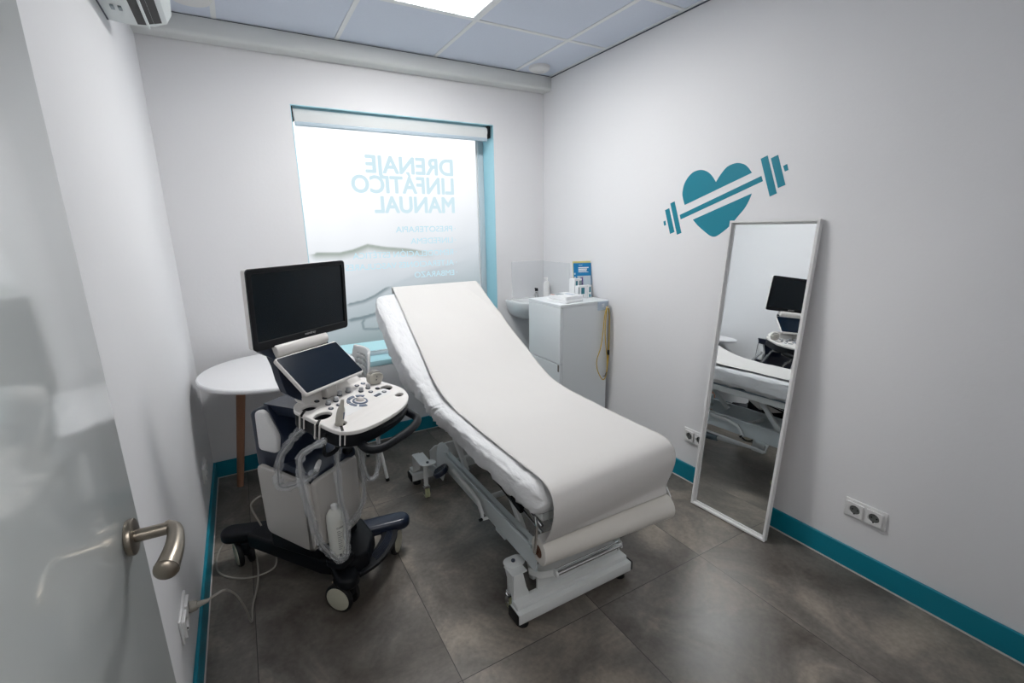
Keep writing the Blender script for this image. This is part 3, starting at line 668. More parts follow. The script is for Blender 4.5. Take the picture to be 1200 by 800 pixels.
# foot-control rods running round the base
for x, s in ((-1.372, -1), (-.918, 1)):
    g = G(); g.tube([(x, -1.24, .318), (x, -1.46, .312), (x, -1.52, .300), (x, -1.555, .262), (x, -1.56, .235), (x-s*.06, -1.56, .232)], 0, square=(.006, .010)); BP(g, 'control_lever', 'steel_paint')
    g = G(); g.cyl((x, -1.562, .238), (x+s*.018, -1.562, .236), .006, .007, n=12); BP(g, 'lever_knob', 'rubber')
    if s < 0: continue
    g = G(); g.tube([(x-s*.02, -1.02, .26), (x-s*.01, -1.05, .155), (x-s*.01, -1.28, .150), (x-s*.01, -1.285, .235)], 0, square=(.005, .007)); g.tube([(x-s*.01, -1.285, .19), (x-s*.01, -1.72, .185), (x-s*.01, -1.73, .24)], 0, square=(.005, .007)); BP(g, 'control_rod', 'steel_paint')
g = G(); g.tube([(-1.335, -.99, .20), (-1.375, -1.08, .25), (-1.39, -1.12, .262)], .008); pd = BP(g, 'pedal_arm', 'steel_paint')
pm = Matrix.Translation((-1.392, -1.135, .262)) @ Euler((R(-8), R(-30), R(-22))).to_matrix().to_4x4()
g = G(); g.prism(rrect(.080, .105, .037, 7), 0, .026, .006, 3, mtx=pm)
for k in range(8): g.box(-.030, .030, -.034+.009*k, -.030+.009*k, .025, .0275, mtx=pm)
BP(g, 'pedal', 'navy', pd)
# upper frame and backrest frame
g = G()
for a in ((-1.375, -1.345, -2.04, -1.14), (-.865, -.835, -2.04, -1.14), (-1.345, -.865, -2.04, -2.01), (-1.345, -.865, -1.17, -1.14), (-1.345, -.865, -1.62, -1.59)): g.box(a[0], a[1], a[2], a[3], .508, .545, .003)
BP(g, 'upper_frame', 'steel_paint')
bt = Matrix.Translation((0, -1.12, .575)) @ Matrix.Rotation(R(29), 4, 'X')
g = G()
for a in ((-1.375, -1.345, 0, .82), (-.865, -.835, 0, .82), (-1.345, -.865, .79, .82), (-1.345, -.865, .36, .39)): g.box(a[0], a[1], a[2], a[3], -.045, -.015, .003, mtx=bt)
BP(g, 'backrest_frame', 'steel_paint')
g = G(); g.cyl((-1.11, -1.05, .52), (-1.11, -.80, .66), .014); BP(g, 'gas_strut', 'steel_blue')
g = G(); g.box(-1.38, -.83, -2.05, -1.14, .546, .556, .002); BP(g, 'deck_board', 'steel_blue')
# roll holder
g = G(); g.tube([(-1.408, -2.045, .545), (-1.408, -2.055, .50), (-1.408, -2.045, .415), (-1.407, -2.04, .400), (-1.400, -2.036, .3915), (-1.385, -2.03, .3905), (-1.34, -2.033, .3905), (-.79, -2.065, .3905)], .0055, n=12, sub=5)
g.tube([(-.79, -2.066, .3905), (-.775, -2.066, .395), (-.770, -2.06, .42), (-.770, -2.03, .46)], .005, n=10, sub=4); g.ball((-.770, -2.028, .463), .010); BP(g, 'roll_holder', 'chrome')

# fitted cover over the mattress: a lofted, wrinkled cushion
CXM = -1.108
path = catmull([Vector((0, y, z)) for y, z in ((-2.095, .617), (-1.97, .618), (-1.6, .618), (-1.3, .617), (-1.17, .620), (-1.05, .655), (-.9, .733), (-.6, .902), (-.36, 1.036), (-.305, 1.066))], 12)
rings = []; nP = len(path); NR = 96
Ls = [0]
for a, b in zip(path, path[1:]): Ls.append(Ls[-1]+(b-a).length)
for i, p in enumerate(path):
    T = (path[min(i+1, nP-1)]-path[max(0, i-1)]).normalized(); Nn = Vector((0, -T.z, T.y))
    s = Ls[i]; e0 = s; e1 = Ls[-1]-s
    kw = 1; kt = 1
    if e0 < .09: q = 1-e0/.09; kw = 1-.11*q*q; kt = math.sqrt(max(.03, 1-q**2.3))
    if e1 < .10: q = 1-e1/.10; kw = min(kw, 1-.16*q*q); kt = min(kt, math.sqrt(max(.05, 1-q**2.6)))
    back = sst(1.0, 1.3, s)
    ring = []
    for k in range(NR):
        a = 2*PI*k/NR; c, sn = math.cos(a), math.sin(a)
        u = math.copysign(abs(c)**.28, c); v = math.copysign(abs(sn)**.38, sn)
        hx = .337*kw; ht = .066*kt*(1 if v > 0 else 1+back*(1.55-1.15*sst(1.35, 2.05, s))+.22*(1-sst(.15, .5, s)))
        hx += back*(.045 if u < 0 else .008)
        if v < 0: hx *= 1-.12*(-v)**3*(1-.6*back)
        P = Vector((CXM+u*hx+.012*back, p.y, p.z)) + Nn*v*ht
        # wrinkles: diagonal gathers on the sides, gentle lumps on top
        w = Vector((P.x*3, P.y*7+P.z*9*(1 if c < 0 else -1), P.z*4)); side = min(1, abs(c)*1.6)
        n1 = noise.noise(w*1.6); n2 = abs(noise.noise(w*4.2+Vector((3, 1, 5))))
        n3 = abs(noise.noise(w*9+Vector((8, 1, 2)))); d = (.011*n1+.010*(.6-n2*2.2)+.004*(.5-n3*2))*(.2+.8*side)*(1 if v < .97 else .5)
        if v > .6: d = min(d, .0025)
        if e0 < .3 and v > 0: d = min(d, .001)
        P += (Vector((u*.8, 0, 0))+Nn*v*.6)*d
        ring.append(P)
    rings.append(ring)
g = G(); g.loft(rings); cv = g.build('bed_cover', 'cover', label='crinkled white fitted cover over the bed mattress, gathered at the edges', cat='cover', smooth=80)

# paper roll with the sheet drawn over the bed
pr = thing('paper_roll', 'off-white couch paper roll at the foot end, its sheet drawn up over the bed', 'paper', (-1.085, -2.05, .34))
ra, rb = Vector((-1.386, -2.030, .3905)), Vector((-.795, -2.066, .3905)); ax = (rb-ra).normalized()
q4 = Matrix.Translation(ra) @ ax.to_track_quat('Z', 'Y').to_matrix().to_4x4(); rl = (rb-ra).length
g = G(); g.lathe([(.024, .0), (.047, .0), (.0505, .002), (.0508, rl*.5), (.0505, rl-.002), (.047, rl), (.024, rl), (.0235, rl*.5), (.024, 0)], 64, mtx=q4); g.build('roll', 'paper_roll', pr, world=True)
g = G(); g.lathe([(.0155, -.001), (.0232, -.001), (.0232, rl+.001), (.0155, rl+.001), (.0155, -.001)], 40, mtx=q4); g.build('core', 'card', pr, world=True)
rows = [(-.268, 1.090, -1.340, -.790, 0), (-.288, 1.120, -1.345, -.785, 0), (-.318, 1.136, -1.350, -.775, 0), (-.36, 1.120, -1.354, -.772, 0), (-.62, .973, -1.364, -.768, 0), (-.80, .873, -1.371, -.762, 0), (-.945, .797, -1.378, -.758, 0), (-1.08, .737, -1.385, -.764, 0), (-1.22, .704, -1.392, -.780, 0), (-1.36, .692, -1.398, -.797, 0),
        (-1.5, .6895, -1.401, -.808, 0), (-1.77, .690, -1.402, -.816, 0), (-1.95, .692, -1.402, -.819, 0), (-2.06, .694, -1.402, -.820, .03), (-2.115, .684, -1.404, -.817, .04), (-2.143, .657, -1.405, -.812, .042), (-2.150, .612, -1.405, -.806, .044), (-2.132, .548, -1.402, -.800, .044), (-2.095, .482, -1.397, -.798, .03), (-2.068, .446, -1.392, -.795, .0), (-2.035, .4435, -1.388, -.796, -.03), (-2.012, .438, -1.387, -.796, -.036)]
def rowcat(sub):
    A_ = catmull([Vector((r[0], r[1], r[4])) for r in rows], sub); B_ = catmull([Vector((r[2], r[3], 0)) for r in rows], sub)
    return [(a.x, a.y, b.x, b.y, a.z) for a, b in zip(A_, B_)]
RR = rowcat(10); nu = 48; vv = []
for j, (y, z, xa, xb, dy) in enumerate(RR):
    for i in range(nu+1):
        t_ = i/nu; x = xa+(xb-xa)*t_
        yy = y+dy*t_; wv = 0
        back = sst(-1.3, -.9, y)*(1-sst(-.42, -.32, y))
        wv += back*(.004+.006*noise.noise(Vector((x*5, y*3, 1)))+.004*abs(noise.noise(Vector((x*9+y*6, y*3, 7)))))
        # soft crease running from the head edge down the right side
        d1 = (x+.90)-(-.36-y)*.42; wv += back*.011*math.exp(-(d1/.022)**2)*sst(0, .15, -.33-y)*(1-sst(.3, .42, -.33-y))
        flatz = sst(-2.05, -1.9, y)*(1-sst(-1.4, -1.2, y)); wv += flatz*.0016*noise.noise(Vector((x*4, y*6, 3)))
        edge = sst(.93, 1, t_)+1-sst(0, .07, t_); wv += .003*edge*(noise.noise(Vector((y*9, t_*3, 0)))+.3)*(back+flatz)
        if y > -.34: wv += 0
        vv.append((x, yy, z+wv))
ff = [(j*(nu+1)+i, j*(nu+1)+i+1, (j+1)*(nu+1)+i+1, (j+1)*(nu+1)+i) for j in range(len(RR)-1) for i in range(nu)]
g = G(); g.mesh(vv, ff); o = g.build('sheet', 'paper', pr, world=True, smooth=80)
sol = o.modifiers.new('thickness', 'SOLIDIFY'); sol.thickness = .0006; sol.offset = 1

# ================================================================= ultrasound trolley
US = thing('ultrasound_machine', 'ultrasound trolley with large black monitor, tilted touch screen and cream control panel beside the bed', 'medical machine', (-1.99, -1.22, 0), R(38))
def UP(g, name, m, par=None, **k): return g.build(name, m, par or US, **k)
def stad(p0, p1, w, n=10):
    p0, p1 = Vector(p0+(0,)), Vector(p1+(0,)); a0 = math.atan2((p1-p0).y, (p1-p0).x); o = []
    for k in range(n+1): a = a0-PI/2+PI*k/n; o.append((p1.x+w*math.cos(a), p1.y+w*math.sin(a)))
    for k in range(n+1): a = a0+PI/2+PI*k/n; o.append((p0.x+w*math.cos(a), p0.y+w*math.sin(a)))
    return o
# base
g = G(); g.prism([(-.135, .30), (.135, .30), (.14, -.10), (.07, -.22), (-.04, -.275), (-.12, -.25), (-.15, -.12)][::-1], .125, .20, .014, 3); UP(g, 'base', 'black')
g = G(); g.prism(rrect(.085, .085, .02, cx=-.128, cy=-.212), .196, .227, .006, 2); UP(g, 'bottle_tray', 'black')
g = G(); g.prism(stad((-.02, -.06), (-.150, -.262), .043), .124, .176, .016, 3); UP(g, 'front_arm', 'black')
g = G(); g.prism(stad((.05, -.04), (.238, -.232), .046), .126, .180, .019, 4); UP(g, 'front_arm', 'navy')
g = G(); g.prism(stad((.03, .20), (-.115, .425), .048), .126, .180, .019, 4); UP(g, 'rear_arm', 'black')
g = G(); g.prism(stad((.02, .18), (.165, .335), .048), .126, .180, .019, 4); UP(g, 'rear_arm', 'black')
fp = catmull([Vector(p) for p in ((.222, -.165, .142), (.165, -.228, .136), (.08, -.262, .132), (-.01, -.268, .13), (-.09, -.245, .13))], 8)
g = G(); g.tube(fp, 0, square=(.034, .009)); fr = UP(g, 'foot_rest', 'black')
g = G()
for o_ in (-.018, -.009, 0, .009, .018):
    g.tube([p+Vector((.5*o_, o_, .0105)) for p in fp[4:24]], .0018, n=6)
UP(g, 'grip_ribs', 'navy', fr)
def caster(x, y, a):
    cm_ = Matrix.Translation((x, y, .0605)) @ Matrix.Rotation(R(a), 4, 'Z')      # local +x: outward hub side
    g = G(); g.prism(stad((-.012, -.012), (-.012, .022), .030), .0, .066, .008, 2, mtx=cm_); c_ = UP(g, 'caster_housing', 'black')
    g = G()
    for s in (-1, 1): g.cyl((s*.012, 0, 0), (s*.033, 0, 0), .0605, n=44, bev=.007, seg=3, mtx=cm_)
    w_ = UP(g, 'wheel', 'rubber', c_)
    for s in (-1, 1):
        g = G(); g.cyl((s*.032, 0, 0), (s*.0350, 0, 0), .0500, n=44, bev=.001, mtx=cm_); UP(g, 'hub_disc', 'hub', w_ if False else c_)
    g = G(); pts = [(-.016, .0, .0)]
    g.loft([[(xx, math.sin(R(b))*r_, math.cos(R(b))*r_) for xx, r_ in ((-.011, .060), (.011, .060), (.011, .066), (-.011, .066))] for b in range(-34, 30, 6)], mtx=cm_); UP(g, 'brake_clip', 'beige_clip', c_)
caster(-.141, -.216, 180+6); caster(.203, -.203, -72); caster(-.098, .394, 180-24); caster(.175, .325, 10)
# tower body
g = G(); g.box(-.150, .078, -.128, .135, .19, .565, .012, 3); UP(g, 'tower', 'black')
def yzpanel(x0, x1, pts, r=.03):
    P = [Vector((a, b, 0)) for a, b in pts]; out = []; n = len(P)
    for i in range(n):
        a, b, c = P[i-1], P[i], P[(i+1) % n]; u = (a-b).normalized()*r; v = (c-b).normalized()*r
        for k in range(7): t = k/6; out.append(((b+u)*(1-t)**2+2*b*t*(1-t)+(b+v)*t*t))
    return [(p.x, p.y) for p in out]
side = yzpanel(0, 0, [(.125, .588), (-.140, .545), (-.135, .258), (-.10, .248), (.118, .283)])
g = G(); yzprism(g, side, -.172, -.150, .006, 3); UP(g, 'side_panel', 'body_grey')
g = G(); yzprism(g, side, .080, .102, .006, 3); UP(g, 'side_panel', 'body_grey')
front = yzpanel(0, 0, [(-.158, .553), (.072, .556), (.078, .262), (.02, .244), (-.150, .270)])
g = G(); xzprism(g, front, -.160, -.130, .007); UP(g, 'front_panel', 'body_grey')
# storage shelf on the tower, upper column and its pads
g = G(); g.loft([[(-.150, y, z-.02), (.098, y, z-.02), (.098, y, z+.012), (.075, y, z), (-.13, y, z), (-.150, y, z+.008)] for y, z in ((-.135, .565), (-.11, .578), (.02, .600), (.10, .606))]); UP(g, 'shelf', 'navy')
g = G(); g.tube([(-.10, .10, .618), (.06, .10, .620), (.098, .07, .622), (.105, .0, .612), (.105, -.11, .588)], .0055, sub=5); UP(g, 'shelf_rim', 'white_plastic')
g = G(); g.box(.045, .085, -.145, -.11, .565, .595, .01, 3); UP(g, 'latch', 'black')
col = yzpanel(0, 0, [(.145, .56), (.145, .80), (.055, .838), (-.018, .70), (.0, .56)], .022)
g = G(); yzprism(g, col, -.150, .095, .01, 3); UP(g, 'column', 'navy')
pad = yzpanel(0, 0, [(.094, .815), (.045, .825), (-.012, .72), (.004, .650), (.10, .652)], .022)
g = G(); yzprism(g, pad, -.170, -.148, .008, 3); UP(g, 'column_pad', 'white_plastic')
g = G(); yzprism(g, pad, .093, .115, .008, 3); UP(g, 'column_pad', 'white_plastic')
g = G(); g.loft([[(x*.7-.01*0, y, z) for x, z in ((-.17, .79), (.17, .79), (.19, .835), (-.19, .835))] for y in (-.20, .08)]); UP(g, 'panel_support', 'navy')
# control panel (tilted) -----------------------------------------------------
PM = Matrix.Translation((0, -.28, .848)) @ Matrix.Rotation(R(9), 4, 'X')
outl = [(-.200, .128), (-.170, .156), (-.126, .166), (-.065, .163), (0, .152), (.09, .150), (.165, .146), (.190, .125), (.198, .06), (.196, -.045), (.165, -.100), (.125, -.132), (.065, -.155), (-.01, -.165), (-.10, -.163), (-.172, -.150), (-.210, -.128), (-.230, -.098), (-.230, -.05), (-.222, .01), (-.208, .10)]
def closed_cat(P, sub):
    P = [Vector((a, b, 0)) for a, b in P]; n = len(P); out = []
    for i in range(n):
        a, b, c, d_ = P[i-1], P[i], P[(i+1) % n], P[(i+2) % n]
        for k in range(sub):
            t = k/sub; out.append(.5*((2*b)+(c-a)*t+(2*a-5*b+4*c-d_)*t*t+(3*b-a-3*c+d_)*t**3))
    return [(v.x, v.y) for v in out]
OUT = closed_cat(outl, 4)
HOLES = [(-.158, .100, .034, .025), (-.176, .020, .040, .028), (-.184, -.066, .026, .022), (.155, -.004, .033, .026), (.134, -.084, .024, .017)]
def plate(outline, holes, ext, bev):
    cu = bpy.data.curves.new('p', 'CURVE'); cu.dimensions = '2D'; cu.fill_mode = 'BOTH'; cu.extrude = ext; cu.bevel_depth = bev; cu.bevel_resolution = 3
    for pl in [outline]+holes:
        sp = cu.splines.new('POLY'); sp.points.add(len(pl)-1); sp.use_cyclic_u = True
        for i, (a, b) in enumerate(pl): sp.points[i].co = (a, b, 0, 1)
    o = bpy.data.objects.new('p', cu); COL.objects.link(o); bpy.context.view_layer.update(); dg = bpy.context.evaluated_depsgraph_get()
    me = bpy.data.meshes.new_from_object(o.evaluated_get(dg)); COL.objects.unlink(o); bpy.data.objects.remove(o)
    r = ([tuple(v.co) for v in me.vertices], [tuple(p.vertices) for p in me.polygons]); bpy.data.meshes.remove(me); return r
hp = [[(cx_+rx*math.cos(2*PI*k/28), cy_+ry*math.sin(2*PI*k/28)) for k in range(28)] for cx_, cy_, rx, ry in HOLES]
inner = [(x*.985, y*.985) for x, y in OUT]
V, F = plate(inner, hp, .004, .004)
g = G(); g.mesh(V, F, mtx=PM @ Matrix.Translation((0, 0, -.008))); bmesh.ops.remove_doubles(g.bm, verts=g.bm.verts[:], dist=1e-5); bmesh.ops.recalc_face_normals(g.bm, faces=g.bm.faces[:]); CP = UP(g, 'control_panel', 'panel_white', smooth=45)
g = G(); V, F = plate([(x*.955, y*.95) for x, y in OUT], hp[:3]+hp[3:], .022, .006); g.mesh(V, F, mtx=PM @ Matrix.Translation((0, 0, -.038))); UP(g, 'panel_housing', 'black', smooth=45)
for (cx_, cy_, rx, ry) in HOLES:
    g = G(); n = 28
    g.loft([[(cx_+rx*q*math.cos(2*PI*k/n), cy_+ry*q*math.sin(2*PI*k/n), z) for k in range(n)] for q, z in ((1.0, -.002), (1.0, -.012), (.92, -.075), (.80, -.082), (.001, -.082))], cap=False, mtx=PM); UP(g, 'probe_holder', 'holder_grey', CP, smooth=60)
# slits from the holders to the panel edge, with pale brackets
for a, b in (((-.184, .018), (-.236, -.012)), ((-.163, .104), (-.214, .078)), ((-.186, -.066), (-.222, -.108))):
    m_ = PM @ Matrix.Translation((b[0], b[1], 0)) @ Matrix.Rotation(math.atan2(a[1]-b[1], a[0]-b[0]), 4, 'Z')
    g = G(); g.box(0, .036, -.0045, .0045, -.0092, .0008, mtx=m_); UP(g, 'cable_slit', 'pin_black', CP)
    g = G(); g.box(-.004, .006, -.0095, -.0055, -.055, -.001, .001, 1, mtx=m_); g.box(-.004, .006, .0055, .0095, -.055, -.001, .001, 1, mtx=m_); UP(g, 'slit_bracket', 'panel_white', CP)
# raised rear strip
g = G(); g.loft([[(x, y, z*k_) for y, z in ((.124, 0), (.170, .0), (.178, .040), (.164, .046), (.142, .030))] for x, k_ in ((-.150, .2), (-.12, .8), (-.09, 1), (.10, 1), (.13, .9), (.16, .2))], mtx=PM); UP(g, 'rear_strip', 'panel_white', CP)
def PB(name, m, par=CP): return UP(g, name, m, par)
for x, y in ((-.100, .066), (-.062, .064), (-.015, .088), (.028, .085), (.064, .050), (.104, .048)):
    g = G(); g.cyl((x, y, 0), (x, y, .0175), .0088, .0080, n=24, bev=.0015, mtx=PM); k_ = PB('knob', 'knob')
    g = G(); g.cyl((x, y, .0), (x, y, .004), .0100, n=24, mtx=PM); UP(g, 'knob_collar', 'key_dark', k_)
for x, y, m_ in ((-.106, .114, 'pin_black'), (-.068, .112, 'pin_black'), (-.121, .034, 'key_dark'), (-.082, .032, 'key_dark'), (-.122, -.008, 'key_dark'), (.096, .097, 'key_dark'), (.129, .093, 'key_blue'), (.082, .017, 'key_dark'), (.124, .016, 'pin_black'), (.115, -.024, 'key_dark')):
    g = G(); g.cyl((x, y, -.001), (x, y, .0030), .0095, n=24, bev=.001, mtx=PM); k_ = PB('button', m_)
    g = G(); g.cyl((x, y, .003), (x, y, .0038), .0048, n=16, mtx=PM); UP(g, 'button_top', 'knob' if m_ != 'pin_black' else 'key_dark', k_)
g = G(); g.box(.058, .092, -.030, -.016, -.001, .003, .001, 1, mtx=PM); PB('button', 'key_dark')
bx, by = -.007, -.004
g = G(); g.lathe([(.0215, .0), (.0215, .003), (.0275, .003), (.0290, .0), (.0215, 0)], 48, mtx=PM @ Matrix.Translation((bx, by, 0))); PB('trackball_ring', 'key_blue')
g = G(); g.lathe([(.016, 0), (.016, .0045), (.0215, .002), (.0215, 0), (.016, 0)], 48, mtx=PM @ Matrix.Translation((bx, by, 0))); PB('trackball_well', 'panel_white')
g = G(); g.ball((bx, by, .001), .016, mtx=PM); PB('trackball', 'book_cream')
for a0, a1 in ((20, 62), (72, 112), (122, 160), (168, 205), (215, 252)):
    g = G(); g.loft([[(bx+r_*math.cos(R(a)), by+r_*math.sin(R(a)), z) for r_, z in ((.037, 0), (.037, .003), (.050, .003), (.050, 0))] for a in range(a0, a1+1, 4)], mtx=PM); PB('curved_key', 'key_blue')
g = G(); g.prism(rrect(.085, .045, .012, cx=.10, cy=-.022), .0001, .0006, mtx=PM); g.prism(rrect(.10, .055, .02, cx=-.09, cy=-.022), .0001, .0006, mtx=PM); PB('printed_field', 'white_plastic')
# handle and front bumper
g = G(); g.tube([(-.12, -.30, .800), (-.150, -.375, .775), (-.172, -.430, .755), (-.160, -.462, .748), (-.12, -.482, .748), (.0, -.492, .752), (.070, -.482, .756), (.108, -.456, .758), (.128, -.41, .762), (.142, -.35, .775), (.155, -.29, .80)], .0155, n=16, sub=6); UP(g, 'handle', 'black')
g = G(); g.tube([(-.13, -.405, .79), (-.05, -.432, .788), (.06, -.425, .790), (.13, -.39, .795)], .012, n=14, sub=5); UP(g, 'front_bumper', 'black')
g = G(); g.tube([(-.232, -.32, .815), (-.255, -.33, .775), (-.255, -.33, .752), (-.24, -.33, .742), (-.21, -.33, .742), (-.195, -.33, .752), (-.193, -.33, .80)], 0, sub=4, square=(.004, .007)); UP(g, 'cable_hook', 'black')
# probes: slim probe in the front holder, curved probe in the rear one
g = G(); g.lathe([(.0012, .098), (.005, .097), (.0068, .090), (.0078, .074), (.0125, .062), (.0145, .045), (.0135, .0), (.011, -.04), (.006, -.06), (.001, -.062)], 24, mtx=PM @ Matrix.Translation((-.190, -.064, -.01)) @ Matrix.Rotation(R(9), 4, 'Y')); pb = UP(g, 'probe', 'probe_grey', None)
g = G(); g.box(-.0025, .0025, -.0155, -.0125, .030, .055, .001, 1, mtx=PM @ Matrix.Translation((-.190, -.064, -.01)) @ Matrix.Rotation(R(9), 4, 'Y')); UP(g, 'probe_button', 'key_blue', pb)
cvm = PM @ Matrix.Translation((.158, .062, 0)) @ Euler((0, R(8), R(-20))).to_matrix().to_4x4()
g = G(); xs = yzpanel(0, 0, [(-.026, .0), (-.036, .035), (-.020, .052), (.020, .052), (.036, .035), (.026, .0)], .012)
g.prism(xs, -.015, .015, .005, 2, mtx=cvm @ Matrix.Rotation(PI/2, 4, 'X')); pb = UP(g, 'curved_probe', 'probe_grey')
g = G(); g.loft([[(.036*math.sin(R(a)), y, .016+.036*math.cos(R(a))+o_) for y, o_ in ((-.010, .0), (.010, .0), (.010, .004), (-.010, .004))] for a in range(-52, 53, 8)], mtx=cvm @ Matrix.Translation((0, 0, .001))); UP(g, 'probe_lens', 'holder_grey', pb)
g = G()
for z in (.022, .036): g.cyl((0, -.0150, z), (0, -.0162, z), .0025, n=10, mtx=cvm)
UP(g, 'probe_marks', 'key_dark', pb)
# monitor ---------------------------------------------------------------------
MM = Matrix.Translation((-.027, -.078, 1.225)) @ Matrix.Rotation(R(-1.2), 4, 'Z') @ Matrix.Rotation(R(3), 4, 'X') @ Matrix.Rotation(PI/2, 4, 'X')     # local x right, y up, z toward viewer
mw_, mh_ = .447, .2785
g = G(); g.prism(rrect(mw_+.001, mh_+.001, .012), -.030, -.004, .004, 3, mtx=MM); g.prism(rrect(.30, .18, .03), -.048, -.029, .008, 3, mtx=MM); MO = UP(g, 'monitor', 'panel_white')
g = G(); V, F = plate(rrect(mw_, mh_, .012), [rrect(mw_-.026, mh_-.038, .002, cy=.006)], .003, .002); g.mesh(V, F, mtx=MM @ Matrix.Translation((0, 0, -.002))); UP(g, 'monitor_bezel', 'black', MO, smooth=45)
g = G(); g.box(-mw_/2+.012, mw_/2-.012, -mh_/2+.020, mh_/2-.008, -.004, -.0015, mtx=MM); UP(g, 'monitor_screen', 'screen', MO, smooth=0)
g = G(); text_onto(g, 'mindray', .052, .0085, lambda u, v: MM @ Vector((-.006+u, -mh_/2+.0135+v, .0036)), bold=.03); UP(g, 'logo', 'logo', MO, smooth=0)
# touch screen
TM = Matrix.Translation((-.045, -.155, .989)) @ Matrix.Rotation(R(3.3), 4, 'Z') @ Matrix.Rotation(R(-48.4), 4, 'X') @ Matrix.Rotation(R(2), 4, 'Y') @ Matrix.Rotation(PI/2, 4, 'X')
g = G(); g.prism(rrect(.314, .178, .012), -.018, -.001, .004, 3, mtx=TM); g.prism(rrect(.25, .12, .03), -.030, -.017, .008, 3, mtx=TM); TS = UP(g, 'touch_screen', 'panel_white')
g = G(); g.prism(rrect(.304, .166, .006), -.002, .0005, .0005, 1, mtx=TM); UP(g, 'touch_glass', 'touch_screen', TS)
g = G(); g.box(-.070, -.020, -.190, -.155, .868, .935, .004); UP(g, 'touch_mount', 'body_grey')
# support shell behind the touch screen, hinge barrel, monitor neck
sh = [(-.045, 1.096, -.222, -.12), (-.040, 1.088, -.232, .04), (-.046, 1.066, -.215, .07), (-.056, 1.045, -.188, .08), (-.070, 1.01, -.186, .09), (-.086, .96, -.190, .07), (-.098, .915, -.185, -.02), (-.115, .885, -.155, -.06), (-.135, .868, -.125, -.08)]
g = G(); g.loft([[(x0, y-.016, z), (x1, y-.016, z), (x1, y+.016, z+.006), (x0, y+.016, z+.006)] for y, z, x0, x1 in sh]); UP(g, 'support_shell', 'navy')
g = G(); g.cyl((-.175, -.060, 1.066), (.075, -.060, 1.066), .026, n=32, bev=.006); UP(g, 'hinge_barrel', 'panel_white')
g = G(); g.box(-.08, .03, -.045, -.005, 1.06, 1.20, .01); UP(g, 'monitor_neck', 'panel_white')
# probe cables in clear crinkled sheaths
def cable(pts, rc, rs, s0=0, s1=1, sub=8, cm='cable'):
    P = catmull([Vector(p) for p in pts], sub)
    g = G(); g.tube(P, rc, n=8); c_ = UP(g, 'probe_cable', cm, smooth=60)
    if rs:
        Q = P[int(s0*(len(P)-1)):int(s1*(len(P)-1))+1]
        Q = catmull(Q, 2); sd = random.random()*50
        g = G(); g.tube([p+Vector((noise.noise(Vector((i*.35, sd, 0))), noise.noise(Vector((i*.35, sd, 9))), 0))*.0035 for i, p in enumerate(Q)], lambda t: rs*(.82+.35*noise.noise(Vector((t*34, sd, 1)))+.22*noise.noise(Vector((t*90, sd, 4)))), n=9); UP(g, 'sheath', 'sheath', c_, smooth=30)
cable([(-.250, -.335, .80), (-.302, -.285, .77), (-.311, -.27, .72), (-.306, -.27, .614), (-.289, -.27, .504), (-.276, -.27, .433), (-.253, -.27, .368), (-.202, -.27, .285), (-.165, -.27, .262), (-.144, -.27, .285), (-.134, -.27, .404), (-.150, -.27, .509), (-.146, -.27, .625), (-.152, -.285, .714), (-.175, -.33, .775)], .0045, .0155)
cable([(-.20, -.19, .80), (-.200, -.152, .775), (-.200, -.112, .734), (-.200, -.054, .666), (-.202, -.026, .582), (-.205, -.035, .540), (-.195, -.082, .548), (-.19, -.137, .575), (-.185, -.175, .60), (-.14, -.16, .60)], .0035, .018)
g = G(); g.lathe([(.006, 0), (.010, .004), (.010, .035), (.006, .05)], 16, mtx=Matrix.Translation((-.150, -.165, .60)) @ Matrix.Rotation(R(62), 4, 'Y') @ Matrix.Rotation(R(-20), 4, 'X')); UP(g, 'cable_plug', 'white_plastic')
cable([(.02, -.30, .78), (.012, -.24, .70), (.020, -.20, .672), (.050, -.20, .60), (.062, -.20, .525), (.060, -.20, .42), (.041, -.20, .354), (.01, -.19, .315), (-.03, -.18, .300)], .0045, .014)
cable([(.15, -.20, .76), (.165, -.12, .65), (.177, -.10, .573), (.180, -.10, .509), (.184, -.10, .413), (.205, -.10, .362), (.238, -.10, .346), (.27, -.10, .367), (.292, -.10, .43), (.297, -.10, .50), (.285, -.12, .60), (.22, -.19, .74)], .0042, .014)
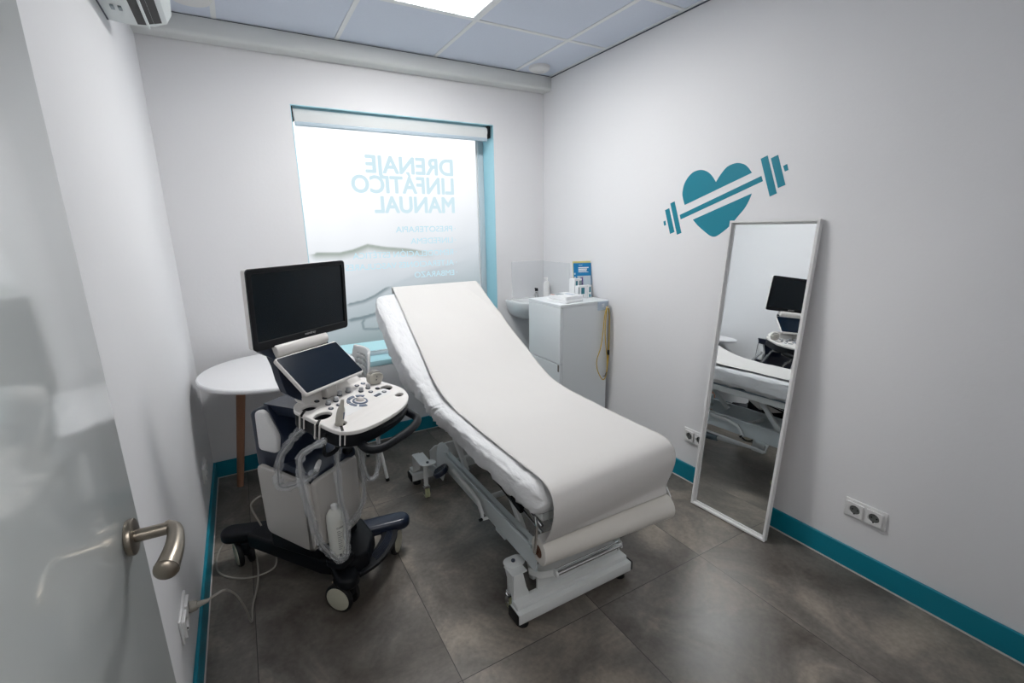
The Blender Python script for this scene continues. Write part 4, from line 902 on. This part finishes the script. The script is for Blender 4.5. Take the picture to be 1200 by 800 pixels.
# left-hand power lead hanging from the back of the trolley, down to the floor
def wpt(x, y, z): return (x, y, z)
t = thing('power_cable', 'grey power cable looping over the floor from the socket by the door', 'cable', (-2.30, -1.2, 0))
g = G(); zf = .0048; px = XL+.0165
g.cyl((px, -1.577, .305), (px+.022, -1.577, .305), .0185, .015, n=24, bev=.003); g.cyl((px+.020, -1.577, .305), (px+.052, -1.572, .305), .011, .006, n=16); g.build('plug', 'cord', t, world=True)
g = G()
g.tube([(px+.048, -1.573, .305), (px+.075, -1.568, .314), (px+.10, -1.55, .305), (-2.318, -1.50, .235), (-2.303, -1.44, .12), (-2.298, -1.40, .03), (-2.294, -1.365, zf), (-2.292, -1.31, zf), (-2.284, -1.25, zf), (-2.268, -1.16, .006), (-2.262, -1.06, .014), (-2.268, -.92, .012), (-2.265, -.74, .012), (-2.30, -.66, zf+.004),
 (-2.37, -.70, zf), (-2.415, -.81, zf), (-2.428, -.93, zf), (-2.40, -1.02, zf), (-2.33, -1.085, zf), (-2.26, -1.105, zf), (-2.20, -1.085, zf), (-2.185, -1.045, .03), (-2.20, -1.03, .10), (-2.225, -1.03, .20), (-2.250, -1.03, .29), (-2.245, -1.04, .325), (-2.215, -1.04, .345), (-2.185, -1.02, .33)], .0038, n=8, sub=8)
g.build('lead', 'cord', t, world=True)

# gel bottle standing on the base nose
bl = thing('gel_bottle', 'white translucent gel bottle with black print standing at the front of the ultrasound trolley', 'bottle', tuple(US.matrix_basis @ Vector((-.128, -.212, .2275))), R(38))
g = G(); g.lathe([(.001, .0), (.029, .0), (.0340, .006), (.0345, .165), (.0325, .187), (.024, .203), (.012, .210), (.011, .214)], 40); g.build('body', 'bottle', bl)
g = G(); g.lathe([(.012, .212), (.012, .228), (.006, .232), (.0005, .233)], 20); g.build('cap', 'white_plastic', bl)
g = G()
def wrap(u, v, a0=-2.35): a = a0+u/.0349; return Vector((.0350*math.cos(a), .0350*math.sin(a), v))
text_onto(g, 'CARE', .026, .007, lambda u, v: wrap(u, .140+v), bold=.03)
for k, L_ in enumerate((.012, .018, .013, .016, .012, .016, .014, .012, .015, .010)):
    z = .128-.0085*k
    g.mesh([tuple(wrap(L_*i/4, z+q)) for q in (0, .0022) for i in range(5)], [(i, i+1, i+6, i+5) for i in range(4)])
g.mesh([tuple(wrap(.008*i/3, .02+q)) for q in (0, .012) for i in range(4)], [(i, i+1, i+5, i+4) for i in range(3)])
g.build('printed_label', 'print_dark', bl, smooth=0)
